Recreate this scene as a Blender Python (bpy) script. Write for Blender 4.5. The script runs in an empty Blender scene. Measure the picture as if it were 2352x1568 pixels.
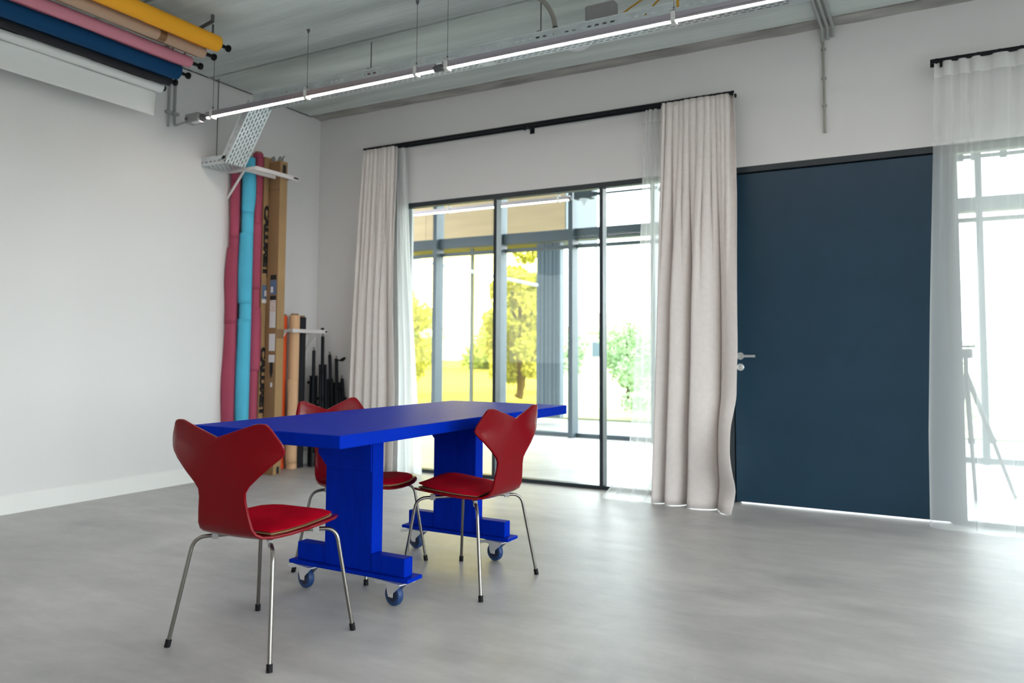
import bpy, bmesh, math, random
from mathutils import Vector, Matrix, noise

random.seed(7)
PI = math.pi
S = bpy.context.scene
C = S.collection

# ------------------------------------------------------------------ camera
F_PX, YAW, PITCH, ROLL, SHIFT_PX = 1763.737, -0.504, 0.061, 0.006, -82.03
CAM = Vector((5.233, -5.579, 1.05))
fwd = Vector((math.sin(YAW) * math.cos(PITCH), math.cos(YAW) * math.cos(PITCH), math.sin(PITCH)))
rgt = Vector((math.cos(YAW), -math.sin(YAW), 0))
upv = rgt.cross(fwd)
r2 = rgt * math.cos(ROLL) + upv * math.sin(ROLL)
u2 = upv * math.cos(ROLL) - rgt * math.sin(ROLL)
cd = bpy.data.cameras.new('camera')
cd.sensor_width = 36.0
cd.lens = F_PX / 2352 * 36.0
cd.shift_y = SHIFT_PX / 2352
cd.clip_start = 0.05
cd.clip_end = 300
cd.dof.use_dof = True
cd.dof.focus_distance = 3.4
cd.dof.aperture_fstop = 2.2
cam = bpy.data.objects.new('camera', cd)
mw = Matrix((r2, u2, -fwd)).transposed().to_4x4()
mw.translation = CAM
cam.matrix_world = mw
C.objects.link(cam)
S.camera = cam

# ------------------------------------------------------------------ light
SKY = 11.5
w = bpy.data.worlds.new('sky')
S.world = w
w.use_nodes = True
bg = w.node_tree.nodes['Background']
bg.inputs['Color'].default_value = (0.97, 0.968, 1.0, 1)
bg.inputs['Strength'].default_value = SKY
S.view_settings.view_transform = 'Standard'
S.view_settings.look = 'None'
S.view_settings.gamma = 1.0
S.view_settings.use_curve_mapping = False
S.view_settings.exposure = -0.12
S.cycles.use_denoising = True
S.cycles.max_bounces = 7
S.cycles.diffuse_bounces = 4
S.cycles.glossy_bounces = 3
S.cycles.transparent_max_bounces = 14
S.cycles.use_adaptive_sampling = True
S.cycles.adaptive_threshold = 0.05
S.cycles.sample_clamp_indirect = 8.0


def portal(loc, rot, sx, sy):
    l = bpy.data.lights.new('sky_portal', 'AREA')
    l.shape = 'RECTANGLE'
    l.size, l.size_y = sx, sy
    l.cycles.is_portal = True
    o = bpy.data.objects.new('sky_portal', l)
    o.location, o.rotation_euler = loc, rot
    C.objects.link(o)


portal((3.5, 3.24, 1.7), (-PI / 2, 0, 0), 15.0, 3.3)
portal((9.36, -4.5, 1.25), (0, PI / 2, 0), 2.3, 6.8)

# ------------------------------------------------------------------ materials
def new_mat(name):
    m = bpy.data.materials.new(name)
    m.use_nodes = True
    return m, m.node_tree.nodes, m.node_tree.links, m.node_tree.nodes['Principled BSDF']


def mat(name, col, rough=0.5, metal=0.0, spec=0.5, var=0.0, scale=4.0, bump=0.0, bscale=40.0, stretch=(1, 1, 1), sheen=0.0,
        col2=None, coat=0.0, detail=4.0):
    m, N, L, b = new_mat(name)
    b.inputs['Roughness'].default_value = rough
    b.inputs['Metallic'].default_value = metal
    b.inputs['Specular IOR Level'].default_value = spec
    b.inputs['Sheen Weight'].default_value = sheen
    b.inputs['Coat Weight'].default_value = coat
    b.inputs['Coat Roughness'].default_value = 0.15
    b.inputs['Base Color'].default_value = (*col, 1)
    tc = N.new('ShaderNodeTexCoord')
    mp = N.new('ShaderNodeMapping')
    mp.inputs['Scale'].default_value = stretch
    L.new(tc.outputs['Object'], mp.inputs['Vector'])
    if var > 0 or col2:
        nz = N.new('ShaderNodeTexNoise')
        nz.inputs['Scale'].default_value = scale
        nz.inputs['Detail'].default_value = detail
        L.new(mp.outputs['Vector'], nz.inputs['Vector'])
        cr = N.new('ShaderNodeValToRGB')
        c2 = col2 or tuple(min(1, c * (1 + var)) for c in col)
        c1 = col if col2 else tuple(c * (1 - var) for c in col)
        cr.color_ramp.elements[0].position = 0.3
        cr.color_ramp.elements[1].position = 0.7
        cr.color_ramp.elements[0].color = (*c1, 1)
        cr.color_ramp.elements[1].color = (*c2, 1)
        L.new(nz.outputs['Fac'], cr.inputs['Fac'])
        L.new(cr.outputs['Color'], b.inputs['Base Color'])
    if bump > 0:
        n2 = N.new('ShaderNodeTexNoise')
        n2.inputs['Scale'].default_value = bscale
        n2.inputs['Detail'].default_value = 5
        L.new(mp.outputs['Vector'], n2.inputs['Vector'])
        bp = N.new('ShaderNodeBump')
        bp.inputs['Strength'].default_value = bump
        bp.inputs['Distance'].default_value = 0.01
        L.new(n2.outputs['Fac'], bp.inputs['Height'])
        L.new(bp.outputs['Normal'], b.inputs['Normal'])
    return m


def emit_mat(name, col, strength):
    m, N, L, b = new_mat(name)
    b.inputs['Base Color'].default_value = (0.9, 0.9, 0.9, 1)
    b.inputs['Emission Color'].default_value = (*col, 1)
    b.inputs['Emission Strength'].default_value = strength
    return m


def glass_mat(name, tint=(1, 1, 1), refl=1.0):
    m, N, L, b = new_mat(name)
    N.remove(b)
    out = N['Material Output']
    tr = N.new('ShaderNodeBsdfTransparent')
    tr.inputs['Color'].default_value = (*tint, 1)
    gl = N.new('ShaderNodeBsdfGlossy')
    gl.inputs['Roughness'].default_value = 0.02
    fr = N.new('ShaderNodeFresnel')
    fr.inputs['IOR'].default_value = 1.45
    ml = N.new('ShaderNodeMath')
    ml.operation = 'MULTIPLY'
    ml.inputs[1].default_value = refl
    L.new(fr.outputs['Fac'], ml.inputs[0])
    mx = N.new('ShaderNodeMixShader')
    L.new(ml.outputs['Value'], mx.inputs['Fac'])
    L.new(tr.outputs['BSDF'], mx.inputs[1])
    L.new(gl.outputs['BSDF'], mx.inputs[2])
    L.new(mx.outputs['Shader'], out.inputs['Surface'])
    return m


def sheer_mat(name, col, opac=0.5):
    m, N, L, b = new_mat(name)
    N.remove(b)
    out = N['Material Output']
    tr = N.new('ShaderNodeBsdfTransparent')
    df = N.new('ShaderNodeBsdfDiffuse')
    df.inputs['Color'].default_value = (*col, 1)
    tl = N.new('ShaderNodeBsdfTranslucent')
    tl.inputs['Color'].default_value = (*col, 1)
    m1 = N.new('ShaderNodeMixShader')
    m1.inputs['Fac'].default_value = 0.5
    L.new(df.outputs['BSDF'], m1.inputs[1])
    L.new(tl.outputs['BSDF'], m1.inputs[2])
    # woven threads cover more of the view at grazing angles
    lw = N.new('ShaderNodeLayerWeight')
    lw.inputs['Blend'].default_value = 0.35
    mr = N.new('ShaderNodeMapRange')
    mr.inputs['To Min'].default_value = opac
    mr.inputs['To Max'].default_value = 0.97
    L.new(lw.outputs['Facing'], mr.inputs['Value'])
    m2 = N.new('ShaderNodeMixShader')
    L.new(mr.outputs['Result'], m2.inputs['Fac'])
    L.new(tr.outputs['BSDF'], m2.inputs[1])
    L.new(m1.outputs['Shader'], m2.inputs[2])
    L.new(m2.outputs['Shader'], out.inputs['Surface'])
    return m


def floor_mat():
    m, N, L, b = new_mat('polished_concrete')
    tc = N.new('ShaderNodeTexCoord')
    mp = N.new('ShaderNodeMapping')
    L.new(tc.outputs['Object'], mp.inputs['Vector'])
    n1 = N.new('ShaderNodeTexNoise')
    n1.inputs['Scale'].default_value = 1.1
    n1.inputs['Detail'].default_value = 6
    n1.inputs['Roughness'].default_value = 0.6
    n1.inputs['Distortion'].default_value = 0.6
    L.new(mp.outputs['Vector'], n1.inputs['Vector'])
    cr = N.new('ShaderNodeValToRGB')
    cr.color_ramp.elements[0].position = 0.33
    cr.color_ramp.elements[0].color = (0.355, 0.355, 0.36, 1)
    cr.color_ramp.elements[1].position = 0.68
    cr.color_ramp.elements[1].color = (0.535, 0.525, 0.51, 1)
    L.new(n1.outputs['Fac'], cr.inputs['Fac'])
    mp2 = N.new('ShaderNodeMapping')
    mp2.inputs['Scale'].default_value = (0.7, 2.4, 1)
    mp2.inputs['Rotation'].default_value = (0, 0, 0.5)
    L.new(tc.outputs['Object'], mp2.inputs['Vector'])
    n3 = N.new('ShaderNodeTexNoise')
    n3.inputs['Scale'].default_value = 3.2
    n3.inputs['Detail'].default_value = 9
    n3.inputs['Roughness'].default_value = 0.68
    L.new(mp2.outputs['Vector'], n3.inputs['Vector'])
    r3 = N.new('ShaderNodeMapRange')
    r3.inputs['From Min'].default_value = 0.3
    r3.inputs['From Max'].default_value = 0.7
    r3.inputs['To Min'].default_value = 0.84
    r3.inputs['To Max'].default_value = 1.12
    L.new(n3.outputs['Fac'], r3.inputs['Value'])
    mm = N.new('ShaderNodeMix')
    mm.data_type = 'RGBA'
    mm.blend_type = 'MULTIPLY'
    mm.inputs[0].default_value = 1.0
    L.new(cr.outputs['Color'], mm.inputs[6])
    L.new(r3.outputs['Result'], mm.inputs[7])
    # sparse pale specks
    vo = N.new('ShaderNodeTexVoronoi')
    vo.inputs['Scale'].default_value = 7.0
    L.new(mp.outputs['Vector'], vo.inputs['Vector'])
    sp = N.new('ShaderNodeMapRange')
    sp.inputs['From Min'].default_value = 0.035
    sp.inputs['From Max'].default_value = 0.02
    sp.inputs['To Min'].default_value = 0.0
    sp.inputs['To Max'].default_value = 0.35
    L.new(vo.outputs['Distance'], sp.inputs['Value'])
    mx = N.new('ShaderNodeMix')
    mx.data_type = 'RGBA'
    mx.inputs[7].default_value = (0.75, 0.74, 0.72, 1)
    L.new(sp.outputs['Result'], mx.inputs[0])
    L.new(mm.outputs[2], mx.inputs[6])
    L.new(mx.outputs[2], b.inputs['Base Color'])
    n2 = N.new('ShaderNodeTexNoise')
    n2.inputs['Scale'].default_value = 5
    n2.inputs['Detail'].default_value = 5
    L.new(mp.outputs['Vector'], n2.inputs['Vector'])
    rr = N.new('ShaderNodeMapRange')
    rr.inputs['To Min'].default_value = 0.32
    rr.inputs['To Max'].default_value = 0.52
    L.new(n3.outputs['Fac'], rr.inputs['Value'])
    L.new(rr.outputs['Result'], b.inputs['Roughness'])
    b.inputs['Specular IOR Level'].default_value = 0.32
    bp = N.new('ShaderNodeBump')
    bp.inputs['Strength'].default_value = 0.05
    L.new(n2.outputs['Fac'], bp.inputs['Height'])
    L.new(bp.outputs['Normal'], b.inputs['Normal'])
    return m


M = {}
M['wall'] = mat('wall_paint', (0.755, 0.75, 0.745), 0.75, spec=0.25, bump=0.04, bscale=120)
M['skirt'] = mat('skirting_paint', (0.82, 0.82, 0.80), 0.5)
M['floor'] = floor_mat()
M['concrete'] = mat('ceiling_concrete', (0.44, 0.485, 0.468), 0.85, spec=0.2, col2=(0.80, 0.86, 0.83), scale=1.3, stretch=(0.28, 2.9, 1), bump=0.9,
                    bscale=22, detail=8)
M['concrete_edge'] = mat('rough_concrete', (0.26, 0.25, 0.235), 0.9, col2=(0.50, 0.49, 0.46), scale=2.2, stretch=(1.0, 4, 1), bump=0.5, bscale=30)
M['frame'] = mat('dark_window_frame', (0.022, 0.032, 0.04), 0.4, spec=0.4)
M['facade'] = mat('facade_aluminium', (0.06, 0.085, 0.105), 0.45, spec=0.4)
M['door'] = mat('door_lacquer', (0.016, 0.047, 0.082), 0.36, spec=0.3, var=0.06, scale=3)
M['glass'] = glass_mat('clear_glass', (0.95, 0.985, 0.98), 0.15)
M['yglass'] = glass_mat('yellow_glass', (0.98, 0.85, 0.45), 0.3)
M['blue'] = mat('blue_paint', (0.0005, 0.022, 0.39), 0.45, spec=0.02, var=0.10, scale=3, stretch=(9, 0.8, 2), bump=0.22, bscale=6)
M['red'] = mat('red_lacquer', (0.19, 0.002, 0.006), 0.2, spec=0.14, var=0.05, scale=5)
M['velvet'] = mat('red_felt', (0.50, 0.003, 0.018), 0.9, spec=0.03, sheen=0.0, var=0.12, scale=14, bump=0.1, bscale=90)
M['felt'] = mat('tan_felt', (0.42, 0.27, 0.13), 0.85)
M['steel'] = mat('satin_nickel', (0.25, 0.235, 0.215), 0.28, metal=1.0)
M['chrome'] = mat('zinc', (0.80, 0.80, 0.80), 0.34, metal=0.75)
M['rubber'] = mat('black_rubber', (0.008, 0.008, 0.009), 0.6, spec=0.2)
M['wheel'] = mat('blue_rubber', (0.01, 0.045, 0.16), 0.5)
M['wheel_core'] = mat('wheel_core', (0.008, 0.015, 0.04), 0.5)
M['galv'] = mat('galvanised_steel', (0.66, 0.71, 0.72), 0.35, metal=0.55, var=0.10, scale=9)
M['alu'] = mat('lamp_profile', (0.46, 0.42, 0.47), 0.4, metal=0.6)
M['clearplastic'] = mat('clear_plastic', (0.75, 0.75, 0.74), 0.3)
M['led'] = emit_mat('led_diffuser', (1.0, 0.87, 0.79), 56.0)
M['grey'] = mat('grey_plastic', (0.33, 0.33, 0.33), 0.5)
M['greydark'] = mat('dark_grey_plastic', (0.10, 0.10, 0.105), 0.5)
M['white_plastic'] = mat('white_plastic', (0.78, 0.78, 0.80), 0.4)
M['pipe'] = mat('grey_conduit', (0.36, 0.38, 0.37), 0.5)
M['pipe_warm'] = mat('beige_conduit', (0.34, 0.33, 0.29), 0.5)
M['black'] = mat('black_metal', (0.006, 0.008, 0.011), 0.45, spec=0.2)
M['curtain'] = mat('curtain_fabric', (0.76, 0.71, 0.685), 0.9, spec=0.1, sheen=0.2, var=0.03, scale=30, bump=0.08, bscale=300)
M['sheer'] = sheer_mat('sheer_voile', (0.93, 0.95, 0.95), 0.42)
M['sheer_dense'] = sheer_mat('sheer_voile_heading', (0.92, 0.92, 0.91), 0.86)
M['sheer_pile'] = sheer_mat('sheer_voile_gathered', (0.92, 0.94, 0.94), 0.80)
M['paper_yellow'] = mat('yellow_paper', (0.95, 0.43, 0.015), 0.8)
M['paper_tan'] = mat('tan_paper', (0.50, 0.34, 0.24), 0.8)
M['paper_pink'] = mat('pink_paper', (0.62, 0.23, 0.30), 0.8)
M['paper_navy'] = mat('navy_paper', (0.006, 0.055, 0.15), 0.8, spec=0.15)
M['paper_black'] = mat('black_paper', (0.008, 0.009, 0.014), 0.8)
M['paper_white'] = mat('white_paper', (0.78, 0.80, 0.79), 0.85)
M['paper_red'] = mat('berry_paper', (0.36, 0.055, 0.105), 0.8, var=0.08, scale=4)
M['paper_cyan'] = mat('cyan_paper', (0.075, 0.46, 0.66), 0.8, var=0.06, scale=4)
M['paper_orange'] = mat('orange_paper', (0.85, 0.11, 0.02), 0.8)
M['paper_cream'] = mat('cream_paper', (0.75, 0.47, 0.27), 0.8)
M['tube'] = mat('card_tube', (0.30, 0.18, 0.09), 0.85)
M['card'] = mat('cardboard', (0.36, 0.225, 0.105), 0.85, var=0.08, scale=5)
M['card_dark'] = mat('cardboard_brown', (0.27, 0.155, 0.07), 0.85, var=0.08, scale=5)
M['tape'] = mat('parcel_tape', (0.20, 0.10, 0.04), 0.3)
M['ink'] = mat('black_ink', (0.012, 0.012, 0.012), 0.7)
M['label_white'] = mat('label_white', (0.72, 0.70, 0.70), 0.6)
M['label_blue'] = mat('label_blue', (0.10, 0.16, 0.27), 0.6)
M['label_photo'] = mat('label_photo', (0.55, 0.30, 0.22), 0.6, col2=(0.8, 0.8, 0.78), scale=45)
M['white_metal'] = mat('white_powder_coat', (0.78, 0.74, 0.73), 0.45)
M['red_plastic'] = mat('red_plastic', (0.25, 0.01, 0.02), 0.5)
M['cord'] = mat('orange_cord', (0.62, 0.34, 0.03), 0.6)
M['leaf'] = mat('leaves', (0.34, 0.42, 0.15), 0.7, col2=(0.55, 0.60, 0.28), scale=1.5)
M['leaf2'] = mat('pale_leaves', (0.25, 0.40, 0.20), 0.7, col2=(0.48, 0.60, 0.36), scale=1.5)
M['bark'] = mat('bark', (0.10, 0.075, 0.05), 0.9)
M['grass'] = mat('lawn', (0.20, 0.22, 0.10), 0.9, col2=(0.30, 0.32, 0.17), scale=0.6, bump=0.3, bscale=20)
M['paving'] = mat('grey_paving', (0.20, 0.198, 0.195), 0.85, var=0.08, scale=1.5)
M['plywood'] = mat('plywood', (0.46, 0.32, 0.18), 0.7, var=0.08, scale=2, stretch=(0.4, 1, 4))
M['cladding'] = mat('grey_cladding', (0.10, 0.13, 0.155), 0.6)
M['whitesteel'] = mat('white_steel', (0.75, 0.80, 0.85), 0.5)
M['brick_far'] = mat('pale_render', (0.50, 0.44, 0.42), 0.9)
M['pane_far'] = mat('far_window', (0.10, 0.13, 0.16), 0.2)

# ------------------------------------------------------------------ geometry helpers
def T(x, y, z):
    return Vector((x, y, z))


def box(bm, lo, hi):
    xs, ys, zs = (lo[0], hi[0]), (lo[1], hi[1]), (lo[2], hi[2])
    v = [bm.verts.new((xs[i & 1], ys[(i >> 1) & 1], zs[(i >> 2) & 1])) for i in range(8)]
    for f in ((0, 2, 3, 1), (4, 5, 7, 6), (0, 1, 5, 4), (2, 6, 7, 3), (0, 4, 6, 2), (1, 3, 7, 5)):
        bm.faces.new([v[i] for i in f])
    return v


def tube(bm, pts, r, seg=10, caps=True):
    pts = [Vector(p) for p in pts]
    rs = r if isinstance(r, (list, tuple)) else [r] * len(pts)
    rings, prev = [], None
    for i, p in enumerate(pts):
        a = pts[max(i - 1, 0)]
        b = pts[min(i + 1, len(pts) - 1)]
        t = (b - a).normalized()
        if prev is None:
            n = t.orthogonal().normalized()
        else:
            n = (prev - t * prev.dot(t)).normalized()
        prev = n
        bn = t.cross(n)
        rings.append([bm.verts.new(p + (n * math.cos(2 * PI * k / seg) + bn * math.sin(2 * PI * k / seg)) * rs[i]) for k in range(seg)])
    for a, b in zip(rings, rings[1:]):
        for k in range(seg):
            bm.faces.new((a[k], a[(k + 1) % seg], b[(k + 1) % seg], b[k]))
    if caps:
        bm.faces.new(list(reversed(rings[0])))
        bm.faces.new(rings[-1])
    return rings


def fillet(pts, r, n=6):
    """round the inner corners of a polyline"""
    pts = [Vector(p) for p in pts]
    out = [pts[0]]
    for a, b, c in zip(pts, pts[1:], pts[2:]):
        d1, d2 = (a - b), (c - b)
        rr = min(r, d1.length * 0.45, d2.length * 0.45)
        p, q = b + d1.normalized() * rr, b + d2.normalized() * rr
        for k in range(n + 1):
            t = k / n
            out.append(p * (1 - t) ** 2 + b * 2 * t * (1 - t) + q * t * t)
    out.append(pts[-1])
    return out


def lathe(bm, prof, seg=24, axis='z', at=(0, 0, 0)):
    at = Vector(at)
    rings = []
    for r, h in prof:
        ring = []
        for k in range(seg):
            c, s = math.cos(2 * PI * k / seg) * max(r, 1e-4), math.sin(2 * PI * k / seg) * max(r, 1e-4)
            p = {'z': (c, s, h), 'y': (c, h, s), 'x': (h, c, s)}[axis]
            ring.append(bm.verts.new(at + Vector(p)))
        rings.append(ring)
    for a, b in zip(rings, rings[1:]):
        for k in range(seg):
            bm.faces.new((a[k], a[(k + 1) % seg], b[(k + 1) % seg], b[k]))
    bm.faces.new(rings[0])
    bm.faces.new(rings[-1])


def prism(bm, poly, z0, z1, plane='xz'):
    """extrude a 2D polygon: plane xz -> along y, xy -> along z, yz -> along x"""
    def P(a, b, h):
        return {'xz': (a, h, b), 'xy': (a, b, h), 'yz': (h, a, b)}[plane]
    A = [bm.verts.new(P(a, b, z0)) for a, b in poly]
    B = [bm.verts.new(P(a, b, z1)) for a, b in poly]
    n = len(poly)
    bm.faces.new(A)
    bm.faces.new(list(reversed(B)))
    for i in range(n):
        bm.faces.new((A[i], B[i], B[(i + 1) % n], A[(i + 1) % n]))


def obj(name, bm, m, parent=None, smooth=False, bevel=0.0, local=False, angle=40):
    """link the bmesh as one mesh object; world coordinates unless local"""
    if parent is not None and not local:
        off = parent.matrix_basis.translation.copy()
        p = parent.parent
        while p is not None:
            off += p.matrix_basis.translation
            p = p.parent
        bmesh.ops.translate(bm, verts=bm.verts, vec=-off)
    bmesh.ops.recalc_face_normals(bm, faces=bm.faces)
    me = bpy.data.meshes.new(name)
    bm.to_mesh(me)
    bm.free()
    o = bpy.data.objects.new(name, me)
    C.objects.link(o)
    if m:
        me.materials.append(M[m])
    if smooth:
        me.shade_smooth()
        if angle < 180:
            me.set_sharp_from_angle(angle=math.radians(angle))
    if bevel > 0:
        b = o.modifiers.new('bevel', 'BEVEL')
        b.width = bevel
        b.segments = 2
        b.limit_method = 'ANGLE'
    if parent is not None:
        o.parent = parent
    return o


def tag(o, label, cat, group=None, kind=None):
    o['label'] = label
    o['category'] = cat
    if group:
        o['group'] = group
    if kind:
        o['kind'] = kind
    return o


def thing(name, label, cat, loc=(0, 0, 0), group=None, kind=None, rz=0.0):
    o = bpy.data.objects.new(name, None)
    o.empty_display_size = 0.1
    o.location = loc
    o.rotation_euler = (0, 0, rz)
    C.objects.link(o)
    return tag(o, label, cat, group, kind)


def B(lo, hi, bm=None):
    bm = bm or bmesh.new()
    box(bm, lo, hi)
    return bm


def TB(pts, r, seg=10):
    bm = bmesh.new()
    tube(bm, pts, r, seg)
    return bm


def copy_tree(o, parent=None):
    c = o.copy()
    C.objects.link(c)
    c.parent = parent
    for ch in list(o.children):
        copy_tree(ch, c)
    return c


H = 3.308          # ceiling
DT = 2.395         # head height of glazing and door
XR, YF = 9.4, -8.6  # right wall, wall behind the camera
FY = 3.3           # outer facade
XL2, XR2 = -5.0, 12.0

# ------------------------------------------------------------------ setting: floor, ceiling, walls
tag(obj('floor', B((XL2, YF, -0.12), (XR2, FY + 0.1, 0.0)), 'floor'), 'grey polished concrete floor running under table and out past the glazing', 'floor',
    kind='structure')

ceil = thing('ceiling', 'raw grey-green concrete slab ceiling with long straight joints', 'ceiling', (0, 0, H), kind='structure')
obj('slab_backing', B((XL2, YF, H + 0.06), (XR2, FY + 0.1, H + 0.25)), 'concrete_edge', ceil)
ys = [-0.135, -1.31, -2.47, -3.63, -4.79, -5.95, -7.11, YF]
for a, b in zip(ys, ys[1:]):
    bm = bmesh.new()
    # bevelled long edges make the open joint between two slabs
    g, d = 0.016, 0.06
    prism(bm, [(b + g, H + d), (b + g, H + 0.012), (b + g + 0.012, H), (a - g - 0.012, H), (a - g, H + 0.012), (a - g, H + d)], 0.0, XR, 'yz')
    obj('slab', bm, 'concrete', ceil)
bm = bmesh.new()
NX = 140
prev = None
for i in range(NX + 1):
    x = XR * i / NX
    e = -0.128 + 0.010 * noise.noise(Vector((x * 2.5, 0, 3))) + 0.006 * noise.noise(Vector((x * 9, 2, 0)))
    zz = H + 0.008 + 0.006 * noise.noise(Vector((x * 4, 5, 0)))
    row = [bm.verts.new((x, 0, zz - 0.012)), bm.verts.new((x, e * 0.5, zz - 0.006)), bm.verts.new((x, e, zz)), bm.verts.new((x, e, H + 0.06))]
    if prev:
        for k in range(3):
            bm.faces.new((prev[k], prev[k + 1], row[k + 1], row[k]))
    prev = row
obj('edge_strip', bm, 'concrete_edge', ceil)
bm = bmesh.new()
box(bm, (0, YF, H - 0.0), (0.02, -0.13, H + 0.02))
obj('mortar_line', bm, 'concrete_edge', ceil)
obj('corridor_soffit', B((XL2, 0.15, H), (XR2, FY + 0.1, H + 0.03)), 'wall', ceil)

tag(obj('wall_left', B((-0.15, YF, -0.05), (0, 0.15, H + 0.03)), 'wall'), 'long white plastered wall behind the paper rolls', 'wall', kind='structure')
bm = B((0, 0, 0), (1.03, 0.15, H))
box(bm, (1.03, 0, DT), (XR, 0.15, H))
tag(obj('wall_back', bm, 'wall'), 'white wall above the glazing and the dark door', 'wall', kind='structure')
bm = B((XR, YF, 0), (XR + 0.2, 0.15, 0.1))
box(bm, (XR, YF, DT), (XR + 0.2, 0.15, H))
for a, b in ((YF, -8.0), (-5.75, -5.6), (-3.4, -3.25), (-1.2, 0.15)):
    box(bm, (XR, a, 0.1), (XR + 0.2, b, DT))
tag(obj('wall_right', bm, 'wall'), 'white side wall with three daylight windows', 'wall', kind='structure')
tag(obj('wall_front', B((-0.15, YF - 0.15, 0), (XR + 0.2, YF, H)), 'wall'), 'white wall behind the photographer', 'wall', kind='structure')
tag(obj('wall_corridor', B((XL2 - 0.15, 0, 0), (XL2, FY + 0.1, H)), 'wall'), 'white end wall of the corridor behind the glazing', 'wall', kind='structure')

bm = bmesh.new()
prism(bm, [(0, 0), (0.014, 0), (0.014, 0.108), (0.006, 0.12), (0, 0.12)], YF, 0, 'xz')
tag(obj('baseboard_left', bm, 'skirt'), 'white skirting board along the long left wall', 'baseboard', kind='structure')
bm = bmesh.new()
prism(bm, [(0, 0), (-0.014, 0), (-0.014, 0.108), (-0.006, 0.12), (0, 0.12)], 0.014, 1.02, 'yz')
tag(obj('baseboard_back', bm, 'skirt'), 'short white skirting board in the corner behind the curtain', 'baseboard', kind='structure')


def glazing(name, label, xs, y, z1, parent_kind='structure', mat_f='frame', fw=0.03, fd=0.07, top=0.042, bot=0.03, glass='glass'):
    o = thing(name, label, 'window', (xs[0], y, 0), kind=parent_kind)
    obj('head_bar', B((xs[0], y, z1 - top), (xs[-1], y + fd, z1)), mat_f, o, bevel=0.003)
    obj('bottom_bar', B((xs[0], y, 0), (xs[-1], y + fd, bot)), mat_f, o, bevel=0.003)
    for i, x in enumerate(xs):
        a, b = x - fw / 2, x + fw / 2
        if i == 0:
            a, b = x, x + fw
        if i == len(xs) - 1:
            a, b = x - fw, x
        obj('mullion', B((a, y - 0.002, bot), (b, y + fd + 0.012, z1 - top)), mat_f, o, bevel=0.002)
    for a, b in zip(xs, xs[1:]):
        obj('pane', B((a + fw * 0.4, y + fd * 0.55, bot * 0.8), (b - fw * 0.4, y + fd * 0.55 + 0.008, z1 - top * 0.8)), glass, o)
    return o


glazing('window_1', 'dark framed floor-to-head glass partition between the two grey curtains', [1.03, 1.988, 2.951, 3.92], 0.0, DT)
glazing('window_2', 'dark framed glass partition behind the sheer curtain at right edge', [5.35, 6.31, 7.27, 8.23, 9.4], 0.0, DT, top=0.06)

for k, (a, b) in enumerate(((-8.0, -5.75), (-5.6, -3.4), (-3.25, -1.2))):
    o = thing('window_%d' % (4 + k), ['white framed window of the side wall, furthest from the door', 'white framed window of the side wall, middle one',
              'white framed window of the side wall, nearest the door'][k], 'window', (XR, a, 0.1), kind='structure')
    bm = bmesh.new()
    for q in ((a, 0.1, a + 0.05, DT), (b - 0.05, 0.1, b, DT), (a, 0.1, b, 0.15), (a, DT - 0.05, b, DT)):
        box(bm, (XR + 0.05, q[0], q[1]), (XR + 0.11, q[2], q[3]))
    obj('window_frame', bm, 'skirt', o)
    obj('pane', B((XR + 0.075, a + 0.04, 0.14), (XR + 0.083, b - 0.04, DT - 0.04)), 'glass', o)

# door with its frame
dr = thing('door_1', 'tall dark navy flush door with steel lever handle beside the curtain', 'door', (3.92, 0, 0), kind='structure')
bm = B((3.92, 0.0, 2.352), (5.35, 0.10, DT))
box(bm, (3.92, 0.0, 0), (3.965, 0.10, 2.352))
box(bm, (5.315, 0.0, 0), (5.35, 0.10, 2.352))
box(bm, (3.965, 0.064, 2.31), (5.315, 0.10, 2.352))
box(bm, (3.965, 0.064, 0.0), (3.99, 0.10, 2.31))
box(bm, (5.29, 0.064, 0.0), (5.315, 0.10, 2.31))
obj('door_frame', bm, 'frame', dr, bevel=0.002)
leaf = obj('door_leaf', B((3.972, 0.012, 0.012), (5.309, 0.06, 2.343)), 'door', dr, bevel=0.002)
hd = thing('lever_handle', '', '', (4.012, 0.012, 1.036))
del hd['label'], hd['category']
hd.parent = dr
hd.location = (4.012 - 3.92, 0.012, 1.036)
bm = bmesh.new()
lathe(bm, [(0.026, 0.0), (0.026, -0.006), (0.024, -0.008)], 24, 'y', (4.012, 0.012, 1.036))
obj('rosette', bm, 'chrome', hd, True)
bm = bmesh.new()
tube(bm, fillet([(4.012, 0.006, 1.036), (4.012, -0.05, 1.036), (4.125, -0.05, 1.036)], 0.018), 0.0095, 12)
obj('lever', bm, 'chrome', hd, True)
bm = bmesh.new()
lathe(bm, [(0.025, 0.0), (0.025, -0.006), (0.022, -0.008)], 24, 'y', (4.012, 0.012, 0.957))
lathe(bm, [(0.008, -0.008), (0.008, -0.016)], 12, 'y', (4.012, 0.012, 0.960))
ec = obj('lock_rosette', bm, 'chrome', dr, True)

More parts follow.
